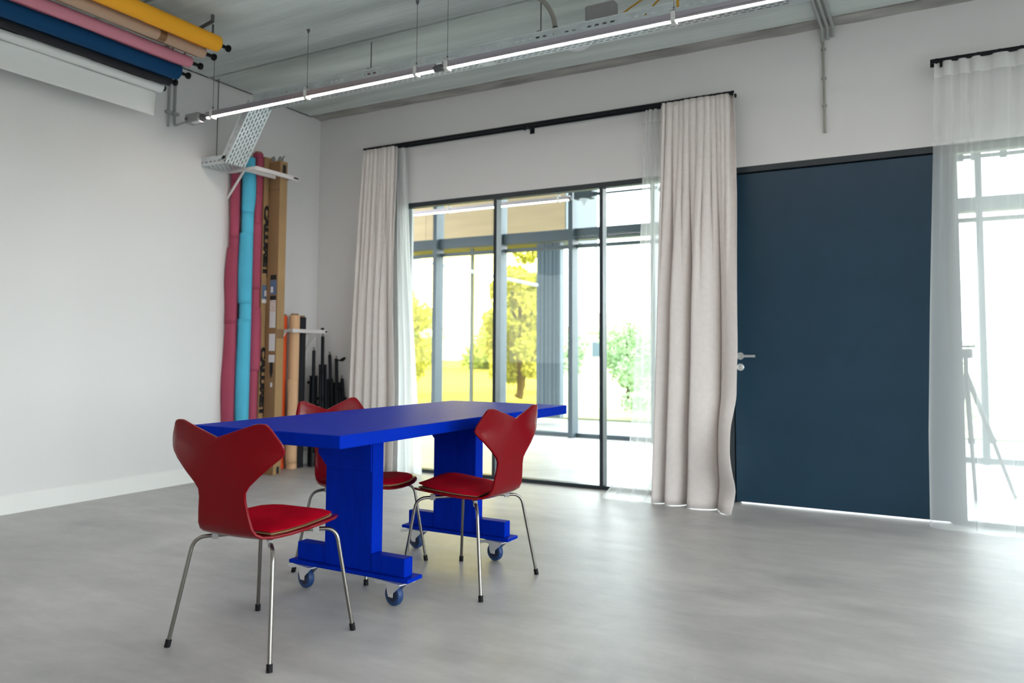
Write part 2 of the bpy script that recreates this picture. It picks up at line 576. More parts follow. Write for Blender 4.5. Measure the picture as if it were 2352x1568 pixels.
# outer facade of the corridor
fx = [-5.0 + 0.0, -3.95, -2.90, -1.86, -0.825, 0.195, 1.238, 2.31, 3.42, 4.53, 5.64, 6.75, 7.86, 8.97, 10.1, 12.0]
fa = thing('window_3', 'grey aluminium curtain wall of the corridor with deep mullions and broad transom', 'window', (0, FY, 0), kind='structure')
obj('transom', B((XL2, FY - 0.05, 2.485), (XR2, FY + 0.12, 2.625)), 'facade', fa, bevel=0.004)
obj('transom_rail', B((XL2, FY - 0.02, 2.385), (XR2, FY + 0.08, 2.425)), 'facade', fa, bevel=0.004)
obj('sill_rail', B((XL2, FY - 0.02, 0.0), (XR2, FY + 0.10, 0.052)), 'facade', fa, bevel=0.004)
obj('head_rail', B((XL2, FY - 0.02, H - 0.05), (XR2, FY + 0.10, H)), 'facade', fa, bevel=0.004)
for x in fx:
    obj('mullion', B((x - 0.03, FY - 0.13, 0.0), (x + 0.03, FY + 0.06, H)), 'facade', fa, bevel=0.003)
for a, b in zip(fx, fx[1:]):
    obj('pane', B((a + 0.025, FY, 0.04), (b - 0.025, FY + 0.01, 2.40)), 'glass', fa)
    obj('upper_pane', B((a + 0.025, FY, 2.61), (b - 0.025, FY + 0.01, H - 0.04)), 'glass', fa)

# ------------------------------------------------------------------ table
TX, TY = 2.972, -2.49
tb = thing('work_table', 'long ultramarine blue painted wooden table on blue castors', 'table', (TX, TY, 0))
bm = B((2.578, -3.452, 0.701), (3.362, -1.525, 0.750))
obj('tabletop', bm, 'blue', tb, bevel=0.004)


def castor(parent, x, y, ang):
    c = bpy.data.objects.new('castor', None)
    C.objects.link(c)
    c.parent = parent
    c.location = Vector((x, y, 0)) - parent.matrix_basis.translation
    c.rotation_euler = (0, 0, ang)
    c.scale = (1.1, 1.1, 1.1)
    # local frame: wheel rolls along x, axle along y
    bm = bmesh.new()
    lathe(bm, [(0.024, -0.013), (0.037, -0.013), (0.0405, -0.008), (0.0405, 0.008), (0.037, 0.013), (0.024, 0.013)], 28, 'y', (0, 0, 0.0405))
    obj('wheel', bm, 'wheel', c, True, local=True)
    bm = bmesh.new()
    lathe(bm, [(0.006, -0.015), (0.026, -0.0145), (0.026, 0.0145), (0.006, 0.015)], 20, 'y', (0, 0, 0.0405))
    obj('wheel_hub', bm, 'wheel_core', c, True, local=True)
    bm = bmesh.new()
    for s in (-1, 1):
        y0, y1 = s * 0.0175, s * 0.0215
        prism(bm, [(-0.012, 0.034), (0.012, 0.034), (0.014, 0.05), (0.062, 0.090), (-0.024, 0.090), (-0.018, 0.05)], y0, y1, 'xz')
    box(bm, (-0.018, -0.0205, 0.086), (0.060, 0.0205, 0.0895))
    obj('fork', bm, 'chrome', c, local=True, bevel=0.001)
    bm = bmesh.new()
    tube(bm, [(0, -0.023, 0.0405), (0, 0.023, 0.0405)], 0.006, 10)
    obj('axle', bm, 'chrome', c, local=True)
    bm = B((-0.032, -0.042, 0.0925), (0.073, 0.042, 0.0965))
    lathe(bm, [(0.026, 0.0885), (0.028, 0.0905), (0.026, 0.0925)], 18, 'z', (0.022, 0, 0))
    obj('mount_plate', bm, 'chrome', c, local=True, bevel=0.001)
    bm = bmesh.new()
    prism(bm, [(0.0, 0.074), (-0.045, 0.076), (-0.078, 0.068), (-0.098, 0.071), (-0.10, 0.079), (-0.078, 0.086), (-0.04, 0.0905), (0.0, 0.0885)], -0.020, 0.020, 'xz')
    obj('brake_pedal', bm, 'chrome', c, local=True, bevel=0.002)
    return c


def trestle(yf, dx, yc):
    y = yf
    obj('post', B((2.850 + dx, y, 0.1225), (3.112 + dx, y + 0.072, 0.701)), 'blue', tb, bevel=0.003)
    obj('base_beam', B((2.688 + dx, y + 0.003, 0.1225), (2.850 + dx, y + 0.060, 0.199)), 'blue', tb, bevel=0.004)
    obj('base_beam', B((3.112 + dx, y - 0.004, 0.1225), (3.288 + dx, y + 0.053, 0.199)), 'blue', tb, bevel=0.004)
    obj('base_board', B((2.660 + dx, y - 0.022, 0.1062), (3.318 + dx, y + 0.082, 0.1225)), 'blue', tb, bevel=0.004)
    bm = bmesh.new()
    prism(bm, [(2.806 + dx, 0.701), (2.806 + dx, 0.60), (2.862 + dx, 0.54), (3.106 + dx, 0.54), (3.106 + dx, 0.701)], y + yc, y + yc + 0.034, 'xz')
    obj('head_cleat', bm, 'blue', tb, bevel=0.003)
    for x in (2.735 + dx, 3.225 + dx):
        castor(tb, x, y + 0.012, -0.18)


trestle(-2.968, 0.010, -0.006)
trestle(-2.158, 0.026, 0.044)

# ------------------------------------------------------------------ chairs
def interp(tab, v):
    if v <= tab[0][0]:
        return tab[0][1]
    for (a, p), (b, q) in zip(tab, tab[1:]):
        if v <= b:
            t = (v - a) / (b - a)
            return p + (q - p) * t
    return tab[-1][1]


def spline(pts, n):
    out = []
    P = [pts[0]] + list(pts) + [pts[-1]]
    m = len(pts) - 1
    for i in range(n + 1):
        t = i / n * m
        k = min(int(t), m - 1)
        f = t - k
        p0, p1, p2, p3 = P[k], P[k + 1], P[k + 2], P[k + 3]
        out.append(tuple(0.5 * (2 * b + (c - a) * f + (2 * a - 5 * b + 4 * c - d) * f * f + (3 * b - a - 3 * c + d) * f ** 3)
                         for a, b, c, d in zip(p0, p1, p2, p3)))
    return out


# rows of the shell: (y, z, outer half width, inner half width of the notch, forward curl of the edge)
ROWS = [(0.238, 0.4265, 0.055, 0, 0), (0.234, 0.4295, 0.105, 0, 0), (0.222, 0.434, 0.145, 0, 0), (0.195, 0.438, 0.177, 0, 0), (0.150, 0.440, 0.200, 0, 0),
        (0.080, 0.440, 0.212, 0, 0), (0.000, 0.4365, 0.206, 0, 0), (-0.070, 0.4325, 0.186, 0, 0), (-0.125, 0.432, 0.160, 0, 0),
        (-0.160, 0.438, 0.142, 0, 0), (-0.183, 0.452, 0.132, 0, 0), (-0.197, 0.475, 0.125, 0, 0.002), (-0.206, 0.515, 0.116, 0, 0.004),
        (-0.212, 0.553, 0.108, 0, 0.005), (-0.2155, 0.576, 0.110, 0, 0.006), (-0.219, 0.597, 0.127, 0, 0.008), (-0.2235, 0.632, 0.169, 0, 0.014),
        (-0.229, 0.672, 0.219, 0, 0.024), (-0.2325, 0.697, 0.250, 0, 0.033), (-0.2345, 0.711, 0.262, 0, 0.038), (-0.236, 0.722, 0.265, 0, 0.04),
        (-0.2385, 0.740, 0.259, 0.0, 0.038), (-0.2405, 0.755, 0.249, 0.0, 0.035), (-0.242, 0.7665, 0.240, 0.045, 0.033), (-0.2437, 0.779, 0.231, 0.093, 0.031),
        (-0.2452, 0.790, 0.222, 0.136, 0.028), (-0.2462, 0.797, 0.213, 0.161, 0.026), (-0.2466, 0.800, 0.203, 0.178, 0.025)]


def _drop(y, z):
    if z < 0.4455:
        return z - 0.021 - 0.012 * min(1, max(0, (0.2 - y) / 0.36))
    if z < 0.58:
        return z - 0.033 + 0.025 * (z - 0.4455) / 0.1345
    if z < 0.72:
        return z - 0.008
    return z - 0.008 + 0.014 * (z - 0.72) / 0.08


ROWS = [(y, _drop(y, z), a, b, c) for (y, z, a, b, c) in ROWS]


def shell_bm(rows):
    bm = bmesh.new()
    NC = 9
    prevR = prevL = None
    for (y, z, wo, wi, curl) in rows:
        R, Lr = [], []
        for c in range(NC):
            u = wi + (wo - wi) * c / (NC - 1)
            f = (u / 0.265) ** 2
            yy = y + curl * f
            zz = z + (0.010 * (u / 0.21) ** 2 if z < 0.422 else 0)
            if y > 0.2:
                zz -= 0.004 * (1 - (u / 0.15)) if u < 0.15 else 0
            vR = bm.verts.new((u, yy, zz))
            R.append(vR)
            if c == 0 and wi == 0:
                Lr.append(vR)
            else:
                Lr.append(bm.verts.new((-u, yy, zz)))
        if prevR:
            for c in range(NC - 1):
                bm.faces.new((prevR[c], prevR[c + 1], R[c + 1], R[c]))
                bm.faces.new((prevL[c + 1], prevL[c], Lr[c], Lr[c + 1]))
        prevR, prevL = R, Lr
    return bm


def build_chair(name, label, group):
    t = thing(name, label, 'chair', (0, 0, 0), group)
    bm = shell_bm(ROWS)
    sh = obj('shell', bm, 'red', t, True, local=True, angle=180)
    so = sh.modifiers.new('thickness', 'SOLIDIFY')
    so.thickness = 0.0095
    so.offset = 0.0
    bv = sh.modifiers.new('rounding', 'BEVEL')
    bv.width = 0.003
    bv.segments = 2
    bv.limit_method = 'ANGLE'
    bv.angle_limit = math.radians(50)
    for sx in (-1, 1):
        for sy in (-1, 1):
            ft = (sx * 0.240, sy * 0.218, 0.0)
            kn = (sx * 0.188, sy * (0.172 if sy > 0 else 0.160), 0.384 if sy > 0 else 0.378)
            hub = (sx * 0.016, sy * 0.016, 0.386)
            leg = obj('leg', TB(fillet([ft, kn, hub], 0.045, 8), 0.0072, 12), 'steel', t, True, local=True)
            d = (Vector(kn) - Vector(ft)).normalized()
            f2 = Vector(ft)
            obj('foot_cap', TB([f2, f2 + d * 0.026], 0.0105, 12), 'rubber', leg, True, local=True)
            cpos = Vector(kn).lerp(Vector(hub), 0.32)
            bm = B((-0.011, -0.008, -0.012), (0.011, 0.008, 0.014))
            bmesh.ops.rotate(bm, verts=bm.verts, matrix=Matrix.Rotation(math.atan2(sy, sx), 3, 'Z'))
            bmesh.ops.translate(bm, verts=bm.verts, vec=cpos)
            obj('spacer_clip', bm, 'grey', leg, local=True)
    bm = bmesh.new()
    lathe(bm, [(0.05, 0.377), (0.055, 0.380), (0.055, 0.392), (0.05, 0.396)], 24, 'z')
    obj('hub_cover', bm, 'greydark', t, True, local=True)
    return t


ch0 = build_chair('plywood_chair', 'red plywood chair seen from behind at the near end of the blue table', 'red chairs around the blue table')
ch1 = copy_tree(ch0)
ch1['label'] = 'red plywood chair on the window side of the blue table, its back toward the glazing'
ch2 = copy_tree(ch0)
ch2['label'] = 'red plywood chair mostly hidden behind the blue table, its back toward the paper rolls'
ch0.location, ch0.rotation_euler = (3.046, -3.49, 0), (0, 0, 0.045)
ch1.location, ch1.rotation_euler = (3.318, -2.492, 0), (0, 0, PI / 2 - 0.04)
ch2.location, ch2.rotation_euler = (2.735, -2.565, 0), (0, 0, -PI / 2 + 0.02)


def seat_z(y):
    return _drop(y, 0.44) - 0.44 + interp([(-0.16, 0.438), (-0.125, 0.432), (-0.07, 0.4325), (0, 0.4365), (0.08, 0.440), (0.15, 0.440), (0.195, 0.438), (0.222, 0.434), (0.24, 0.426)], y)


def cushion_bm(lift, seed, z_off, th, inset):
    out = [(y, max(wo - inset, 0.02)) for (y, z, wo, wi, cu) in ROWS if -0.15 < y < 0.24 and z < 0.422]
    ring = [(w_, y) for y, w_ in out] + [(-w_, y) for y, w_ in reversed(out)]
    ring = [Vector((a, b * 0.95 + 0.004, 0)) for a, b in ring]
    ctr = Vector((0, 0.05, 0))
    bm = bmesh.new()
    NR = 8
    tops, bots = [], []
    for k in range(NR + 1):
        f = k / NR
        rt, rb = [], []
        for p in ring:
            q = ctr.lerp(p, f)
            zb = seat_z(q.y) + 0.006 + 0.010 * (q.x / 0.21) ** 2 + z_off
            nzv = noise.noise(Vector((q.x * 9 + seed, q.y * 9, seed)))
            zb += lift(q)
            prof = (1 - f ** 6) * th + 0.002 + 0.003 * nzv
            rt.append(bm.verts.new((q.x, q.y, zb + prof)) if k else None)
            rb.append(bm.verts.new((q.x, q.y, zb)) if k else None)
        if k == 0:
            zb = seat_z(ctr.y) + 0.006 + z_off + lift(ctr)
            ct, cb = bm.verts.new((ctr.x, ctr.y, zb + th)), bm.verts.new((ctr.x, ctr.y, zb))
            tops.append(ct)
            bots.append(cb)
        else:
            tops.append(rt)
            bots.append(rb)
    n = len(ring)
    for L_, flip in ((tops, 0), (bots, 1)):
        for i in range(n):
            bm.faces.new((L_[0], L_[1][i], L_[1][(i + 1) % n]))
        for a, b in zip(L_[1:], L_[2:]):
            for i in range(n):
                bm.faces.new((a[i], b[i], b[(i + 1) % n], a[(i + 1) % n]))
    for i in range(n):
        bm.faces.new((tops[-1][i], bots[-1][i], bots[-1][(i + 1) % n], tops[-1][(i + 1) % n]))
    return bm


CUSH = [(ch0, 'flat red felt seat pad on the near chair seen from behind', lambda q: 0.0, 1.0, (0.0, 0.002, 0), 0.0),
        (ch1, 'crumpled red felt seat pad sliding on the chair by the window side', lambda q: 0.020 * max(0, (q.y - 0.10) / 0.14) + 0.006 * math.sin(q.x * 16), 4.0,
         (0.0, 0.004, 0), 0.05),
        (ch2, 'bright red seat pad on the chair half hidden by the blue table', lambda q: 0.0, 7.0, (0, 0.0, 0), 0.0)]
for chx, lab, lift, seed, off, rot in CUSH:
    cu = thing('seat_cushion', lab, 'cushion', (0, 0, 0), 'red seat pads on the chairs')
    cu.location = chx.location
    cu.rotation_euler = (0, 0, chx.rotation_euler[2] + rot)
    obj('pad', cushion_bm(lift, seed, 0.0075, 0.013, 0.028), 'velvet', cu, True, local=True)
    obj('felt_backing', cushion_bm(lambda q: 0.0, seed, 0.0, 0.003, 0.025), 'felt', cu, True, local=True)

# ------------------------------------------------------------------ curtains and rails
def prof(tab, z):
    return interp(sorted(tab), z)


def curtain_bm(left, right, ytab, amp_t, amp_b, n_t, n_b, seed, z0, z1, extra=None, nu=170, nv=44, full=None, widths=None):
    """pleated cloth: narrow pinched pleats at the rail run down into fewer, deeper folds of uneven width"""
    rnd = random.Random(seed)

    def phase(n, w_=None):
        w_ = w_ or [rnd.uniform(0.55, 1.5) for _ in range(n)]
        n = len(w_)
        t = sum(w_)
        e = [0]
        for q in w_:
            e.append(e[-1] + q / t)
        a = [rnd.uniform(0.55, 1.15) for _ in range(n + 1)]

        def f(u):
            for k in range(n):
                if u <= e[k + 1] or k == n - 1:
                    g = (u - e[k]) / (e[k + 1] - e[k])
                    if k == n - 1:
                        g *= 0.55
                    return g, a[k] * (1 - g) + a[k + 1] * g
        return f
    pt, pb = phase(int(n_t)), phase(int(n_b), widths)
    f0, f1 = full or (z0, z1)
    drift = [rnd.uniform(-1, 1) for _ in range(4)]
    bm = bmesh.new()
    rows = []
    for j in range(nv + 1):
        v = j / nv
        z = z1 + (z0 - z1) * v
        v = (f1 - z) / (f1 - f0)
        row = []
        xl, xr, yb = prof(left, z), prof(right, z), prof(ytab, z)
        xr0 = prof(right, f1) + (prof(right, f0) - prof(right, f1)) * v
        t = min(1, max(0, (v - 0.02) / 0.55))
        t = t * t * (3 - 2 * t)
        for i in range(nu + 1):
            u = i / nu
            ub = min(1, max(0, u + 0.03 * (v - 0.6) * math.sin(5 * u + drift[0] * 3) * min(1, 6 * u, 6 * (1 - u))))
            gt, at = pt(u)
            gb, ab = pb(ub)
            st, sb = math.sin(2 * PI * gt), math.sin(2 * PI * gb)
            ft = math.copysign(abs(st) ** 0.6, st) * at
            fb = (1 - 2 * abs(math.sin(PI * gb)) ** 0.45) * ab
            y = yb + amp_t * (1 - t) * ft + amp_b * t * fb
            ed = min(1, 8 * u, 8 * (1 - u))
            x = xl + (xr0 - xl) * u + (xr - xr0) * u ** 4 + (0.5 * amp_t * (1 - t) * math.cos(2 * PI * gt) * at + 0.35 * amp_b * t * math.cos(2 * PI * gb) * ab) * ed
            zz = z
            if extra:
                x, y, zz = extra(u, v, x, y, zz)
            row.append(bm.verts.new((x, min(y, -0.012), zz)))
        rows.append(row)
    for a, b in zip(rows, rows[1:]):
        for i in range(nu):
            bm.faces.new((a[i], a[i + 1], b[i + 1], b[i]))
    return bm


def rail(name, label, xa, xb, ends):
    o = thing(name, label, 'curtain rail', (xa, 0, 2.9))
    zr = 2.905
    for y, nm in ((-0.13, 'front_rail'), (-0.06, 'rear_rail')):
        obj(nm, TB([(xa, y, zr), (xb, y, zr)], 0.0145, 10), 'black', o, True)
    for e in ends:
        s = 1 if e == xb else -1
        pts = [Vector((e, -0.13, zr))] + [Vector((e + s * 0.035 * math.sin(a), -0.095 - 0.035 * math.cos(a), zr)) for a in [PI * k / 8 for k in range(9)]] + [Vector((e, -0.06, zr))]
        obj('return_bend', TB(pts, 0.0145, 10), 'black', o, True)
    n = max(2, int((xb - xa) / 1.6) + 1)
    for k in range(n):
        x = xa + 0.06 + (xb - xa - 0.12) * k / (n - 1)
        bm = B((x - 0.008, -0.135, zr - 0.012), (x + 0.008, 0.0, zr - 0.004))
        box(bm, (x - 0.008, -0.145, zr - 0.045), (x + 0.008, -0.128, zr - 0.004))
        box(bm, (x - 0.02, -0.006, zr - 0.04), (x + 0.02, 0.0, zr + 0.02))
        obj('rail_bracket', bm, 'black', o)
    return o


r1 = rail('curtain_rail', 'black double curtain rail above the glass partition', 0.66, 4.02, [0.66, 4.02])
r2_ = rail('curtain_rail', 'black curtain rail with rounded return above the right sheer curtain', 5.245, 9.3, [5.245])


def gliders(parent, x0, x1, y, n):
    for k in range(n):
        x = x0 + (x1 - x0) * k / (n - 1)
        bm = B((x - 0.006, y - 0.011, 2.888), (x + 0.006, y + 0.011, 2.918))
        obj('rail_glider', bm, 'black', parent)


def solid(o, t=0.003):
    s = o.modifiers.new('thickness', 'SOLIDIFY')
    s.thickness = t
    return o


# left pair
cl = thing('blackout_curtain', 'light grey pleated curtain drawn to the left of the glass partition', 'curtain', (0.85, -0.13, 0))
bm = curtain_bm([(2.9, 0.655), (2.28, 0.618), (1.28, 0.588), (0.29, 0.565), (0, 0.56)], [(2.9, 1.045), (2.24, 1.04), (1.46, 1.06), (0.7, 1.10), (0, 1.09)],
                [(2.9, -0.13), (0, -0.15)], 0.028, 0.050, 10, 6, 3, 0.004, 2.893)
solid(obj('drape', bm, 'curtain', cl, True, angle=180))
gliders(cl, 0.67, 1.04, -0.13, 9)
sl = thing('sheer_curtain', 'white sheer curtain gathered beside the left grey curtain', 'curtain', (1.1, -0.06, 0))
bm = curtain_bm([(2.9, 0.98), (2.0, 1.0), (0.7, 1.05), (0, 1.06)], [(2.9, 1.085), (2.36, 1.13), (1.46, 1.205), (0.7, 1.275), (0.05, 1.345), (0, 1.35)],
                [(2.9, -0.06), (1.0, -0.065), (0, -0.09)], 0.018, 0.026, 5, 3, 11, 0.004, 2.893, nu=90)
obj('voile', bm, 'sheer_pile', sl, True, angle=180)

# right pair
def billow(u, v, x, y, z):
    # lower right of the heavy curtain is pushed out over the floor and creases
    g = min(1, max(0, (v - 0.74) / 0.24))
    k = max(0, (u - 0.42) / 0.58)
    k = k * k * (3 - 2 * k)
    y -= 0.13 * math.sin(g * PI * 0.80) * k
    d = (v - 0.80) * 4.2 - (1 - u) * 0.9     # diagonal crease running down to the left
    y += 0.035 * math.exp(-(d * 4) ** 2) * k
    d2 = (v - 0.93) * 6 + (1 - u) * 0.8 - 0.2
    y += 0.03 * math.exp(-(d2 * 4) ** 2) * k
    if v > 0.96:
        y -= 0.05 * (v - 0.96) / 0.04 * max(0, u - 0.3)
    return x, y, z


cr = thing('blackout_curtain', 'broad light grey curtain bunched beside the dark door, bulging at floor', 'curtain', (3.75, -0.2, 0))
bm = curtain_bm([(2.9, 3.487), (2.04, 3.466), (1.09, 3.451), (0.05, 3.431)],
                [(2.88, 4.025), (2.16, 4.045), (1.09, 4.055), (0.75, 4.045), (0.56, 4.02), (0.40, 4.03), (0.17, 4.065), (0.0, 4.035)],
                [(2.9, -0.13), (2.0, -0.15), (1.0, -0.185), (0, -0.25)], 0.034, 0.10, 13, 3, 21, 0.004, 2.898, extra=billow, nu=220, nv=60, widths=[0.17, 0.22, 0.36, 0.25])
solid(obj('drape', bm, 'curtain', cr, True, angle=180))
gliders(cr, 3.50, 4.01, -0.13, 11)
sr = thing('sheer_curtain', 'white sheer curtain trailing on the floor left of the broad grey curtain', 'curtain', (3.35, -0.08, 0))


def trail(u, v, x, y, z):
    if v > 0.93:
        y -= 0.10 * (v - 0.93) / 0.07 * (1 - 0.4 * u)
        x -= 0.05 * (v - 0.93) / 0.07 * (1 - u)
    return x, y, z


bm = curtain_bm([(2.9, 3.328), (2.24, 3.308), (1.41, 3.274), (0.6, 3.237), (0.19, 3.2), (0.0, 3.12)], [(2.9, 3.53), (1.0, 3.50), (0, 3.47)],
                [(2.9, -0.06), (1.0, -0.08), (0.3, -0.12), (0, -0.20)], 0.014, 0.030, 5, 4, 31, 0.004, 2.893, extra=trail, nu=90)
obj('voile', bm, 'sheer', sr, True, angle=180)
bm = curtain_bm([(2.9, 3.328), (2.24, 3.308), (1.41, 3.274), (0.6, 3.237), (0.19, 3.2), (0.0, 3.12)], [(2.9, 3.53), (1.0, 3.50), (0, 3.47)],
                [(2.9, -0.063), (1.0, -0.083), (0.3, -0.12), (0, -0.20)], 0.014, 0.030, 5, 4, 31, 2.80, 2.895, nu=90, nv=5, full=(0.004, 2.893))
obj('heading_tape', bm, 'sheer_dense', sr, True, angle=180)
gliders(sr, 3.34, 3.48, -0.06, 4)

# right sheer
s2 = thing('sheer_curtain', 'wide white sheer curtain over the glazing at the right edge of the view', 'curtain', (5.5, -0.13, 0))


def hem(u, v, x, y, z):
    if v > 0.975:
        y -= 0.03 * (v - 0.975) / 0.025
    return x, y, z


bm = curtain_bm([(2.9, 5.268), (2.35, 5.248), (1.36, 5.207), (0.56, 5.181), (0, 5.176)], [(2.9, 6.9), (0, 6.9)],
                [(2.9, -0.13), (1.2, -0.135), (0, -0.16)], 0.014, 0.034, 15, 9, 41, 0.004, 2.893, extra=hem, nu=320, nv=40)
obj('voile', bm, 'sheer', s2, True, angle=180)
bm = curtain_bm([(2.9, 5.268), (2.35, 5.248), (1.36, 5.207), (0.56, 5.181), (0, 5.176)], [(2.9, 6.9), (0, 6.9)],
                [(2.9, -0.134), (1.2, -0.139), (0, -0.16)], 0.014, 0.034, 15, 9, 41, 2.80, 2.895, nu=320, nv=5, full=(0.004, 2.893))
obj('heading_tape', bm, 'sheer_dense', s2, True, angle=180)
gliders(s2, 5.28, 6.85, -0.13, 15)

# ------------------------------------------------------------------ LED lamps of the room
LY, LZ = -1.66, 2.826


def led_lamp(name, label, xa, xb, y, z, wires, ztop, group, flip=False):
    o = thing(name, label, 'lamp', (xa, y, z), group)
    bm = B((xa, y - 0.019, z + 0.008), (xb, y + 0.019, z + 0.036))
    for s_ in (-1, 1):
        box(bm, (xa, y + s_ * 0.0175 - 0.0015, z - 0.004), (xb, y + s_ * 0.0175 + 0.0015, z + 0.010))
    obj('profile', bm, 'alu', o)
    obj('diffuser', TB([(xa + 0.01, y, z), (xb - 0.01, y, z)], 0.0105, 12), 'led', o, True)
    for x in (xa, xb):
        s = 1 if x == xa else -1
        obj('end_cap', TB([(x - s * 0.012, y, z + 0.008), (x + s * 0.012, y, z + 0.008)], 0.021, 12), 'greydark', o, True)
    for x in wires:
        bm = B((x - 0.012, y - 0.022, z - 0.017), (x + 0.012, y + 0.022, z - 0.011))
        box(bm, (x - 0.012, y - 0.024, z - 0.017), (x + 0.012, y - 0.018, z + 0.05))
        box(bm, (x - 0.012, y + 0.018, z - 0.017), (x + 0.012, y + 0.024, z + 0.05))
        box(bm, (x - 0.012, y - 0.024, z + 0.046), (x + 0.012, y + 0.024, z + 0.054))
        obj('lamp_clip', bm, 'clearplastic', o)
        wbm = TB([(x, y, z + 0.05), (x, y, ztop)], 0.0016, 6)
        lathe(wbm, [(0.002, ztop - 0.03), (0.010, ztop - 0.012), (0.012, ztop)], 10, 'z', (x, y, 0))
        tube(wbm, [(x, y, z + 0.052), (x, y, z + 0.075)], 0.005, 8)
        obj('suspension_wire', wbm, 'greydark', o)
    return o


g1 = 'LED tube lamps in a row under the ceiling'
led_lamp('tube_lamp', 'slim LED tube lamp hung on wires from grey box to the dark connector', 0.40, 2.515, LY, LZ, (0.467, 1.424, 2.363), H, g1)
led_lamp('tube_lamp', 'slim LED tube lamp from the dark connector to beyond the top edge', 2.57, 4.72, LY, LZ, (2.60, 4.05), H, g1)
tag(obj('lamp_connector', TB([(2.515, LY, LZ + 0.008), (2.57, LY, LZ + 0.008)], 0.023, 12), 'greydark', None, True), 'dark round plug connector between the two LED tubes', 'connector')
jb = thing('junction_box', 'grey junction box at the left end of the LED tube', 'junction box', (0.29, LY, LZ))
obj('box_body', B((0.20, LY - 0.04, LZ - 0.028), (0.345, LY + 0.035, LZ + 0.045)), 'grey', jb, bevel=0.006)
obj('cable_gland', TB([(0.345, LY, LZ + 0.008), (0.39, LY, LZ + 0.008)], [0.026, 0.018], 12), 'greydark', jb, True)
obj('side_port', TB([(0.225, LY - 0.041, LZ + 0.005), (0.225, LY - 0.05, LZ + 0.005)], 0.014, 12), 'greydark', jb, True)
obj('mount_bracket', B((0.30, LY - 0.055, LZ - 0.04), (0.385, LY - 0.02, LZ - 0.033)), 'white_plastic', jb)

for xa, xb, wn in ((0.4, 2.515, 'left'), (2.57, 4.72, 'middle'), (4.78, 6.9, 'right')):
    led_lamp('tube_lamp', '%s LED tube lamp of the row overhead behind the near chair' % wn, xa, xb, -5.0, LZ, (xa + 0.1, xb - 0.1), H, g1)
led_lamp('tube_lamp', 'slim LED tube lamp of the visible row, out past the right edge', 4.78, 6.9, LY, LZ, (4.9, 6.8), H, g1)

# conduits on the left wall
c1 = thing('wall_conduit', 'grey conduit bending off the left wall to the lamp box', 'conduit', (0.03, -1.655, 2.8))
obj('pipe', TB(fillet([(0.02, -1.652, H), (0.02, -1.652, 2.83), (0.05, -1.66, 2.815), (0.20, LY, 2.83)], 0.05), 0.0085, 10), 'pipe', c1, True)
obj('pipe_saddle', B((0, -1.68, 2.905), (0.034, -1.62, 2.925)), 'pipe', c1)
c2 = thing('wall_conduit', 'straight grey conduit on the left wall beside the bent one', 'conduit', (0.03, -1.70, 2.8))
obj('pipe', TB([(0.02, -1.705, H), (0.02, -1.705, 2.80)], 0.0085, 10), 'pipe', c2, True)
obj('pipe_saddle', B((0, -1.73, 2.905), (0.032, -1.684, 2.925)), 'pipe', c2)

# ------------------------------------------------------------------ cable tray
def tray_section(bm_b, sides, p0, p1, w_, hgt, up):
    """perforated bottom and slotted sides between two points (across = y)"""
    p0, p1, up = Vector(p0), Vector(p1), Vector(up).normalized()
    d = p1 - p0
    Ln = d.length
    d.normalize()
    Y = Vector((0, 1, 0))

    def quad(bm, a0, a1, b0, b1, base, ax):
        vs = [base + d * a0 + ax * b0, base + d * a1 + ax * b0, base + d * a1 + ax * b1, base + d * a0 + ax * b1]
        bm.faces.new([bm.verts.new(v) for v in vs])
    lanes, sw = 7, 0.0085
    gap = (w_ - lanes * sw) / (lanes + 1)
    b = -w_ / 2
    pitch, slot = 0.046, 0.030
    for k in range(lanes):
        quad(bm_b, 0, Ln, b, b + gap, p0, Y)
        b += gap
        s = -(pitch * 0.5 if k % 2 else 0)
        while s < Ln:
            a0, a1 = s + slot, s + pitch
            if a1 > 0 and a0 < Ln:
                quad(bm_b, max(a0, 0), min(a1, Ln), b, b + sw, p0, Y)
            s += pitch
        b += sw
    quad(bm_b, 0, Ln, b, w_ / 2, p0, Y)
    for side, bm_s in zip((-1, 1), sides):
        base = p0 + Y * (side * w_ / 2)
        quad(bm_s, 0, Ln, 0, hgt * 0.36, base, up)
        s = 0
        while s < Ln:
            quad(bm_s, s + 0.026, min(s + 0.05, Ln) if s + 0.05 > s + 0.026 else Ln, hgt * 0.36, hgt * 0.54, base, up) if s + 0.026 < Ln else None
            s += 0.05
        quad(bm_s, 0, Ln, hgt * 0.54, hgt, base, up)
        tube(bm_s, [base + up * hgt, base + up * hgt + d * Ln], 0.004, 6)


tr = thing('cable_tray', 'perforated galvanised cable tray dropping steeply to the left wall', 'cable tray', (0.3, -1.276, 3.0))
TW = 0.20
for nm, a, b, up in (('level_run', (0.575, -1.276, 3.0), (5.6, -1.276, 3.0), (0, 0, 1)), ('sloped_run', (0.285, -1.276, 2.556), (0.575, -1.276, 3.0), (-0.837, 0, 0.547)),
                     ('wall_run', (0.0, -1.276, 2.556), (0.285, -1.276, 2.556), (0, 0, 1))):
    b1, b2, b3 = bmesh.new(), bmesh.new(), bmesh.new()
    tray_section(b1, (b2, b3), a, b, TW, 0.062, up)
    tb_ = obj('tray_base', b1, 'galv', tr)
    obj('tray_side', b2, 'galv', tr)
    obj('tray_side', b3, 'galv', tr)
    for o in (tb_,):
        m_ = o.modifiers.new('thickness', 'SOLIDIFY')
        m_.thickness = 0.0012
for x in (2.63, 4.62):
    bm = B((x - 0.05, -1.377 - 0.003, 3.0), (x + 0.05, -1.377, 3.055))
    box(bm, (x - 0.05, -1.376, 2.9965), (x + 0.05, -1.176, 2.9995))
    obj('joint_plate', bm, 'galv', tr)
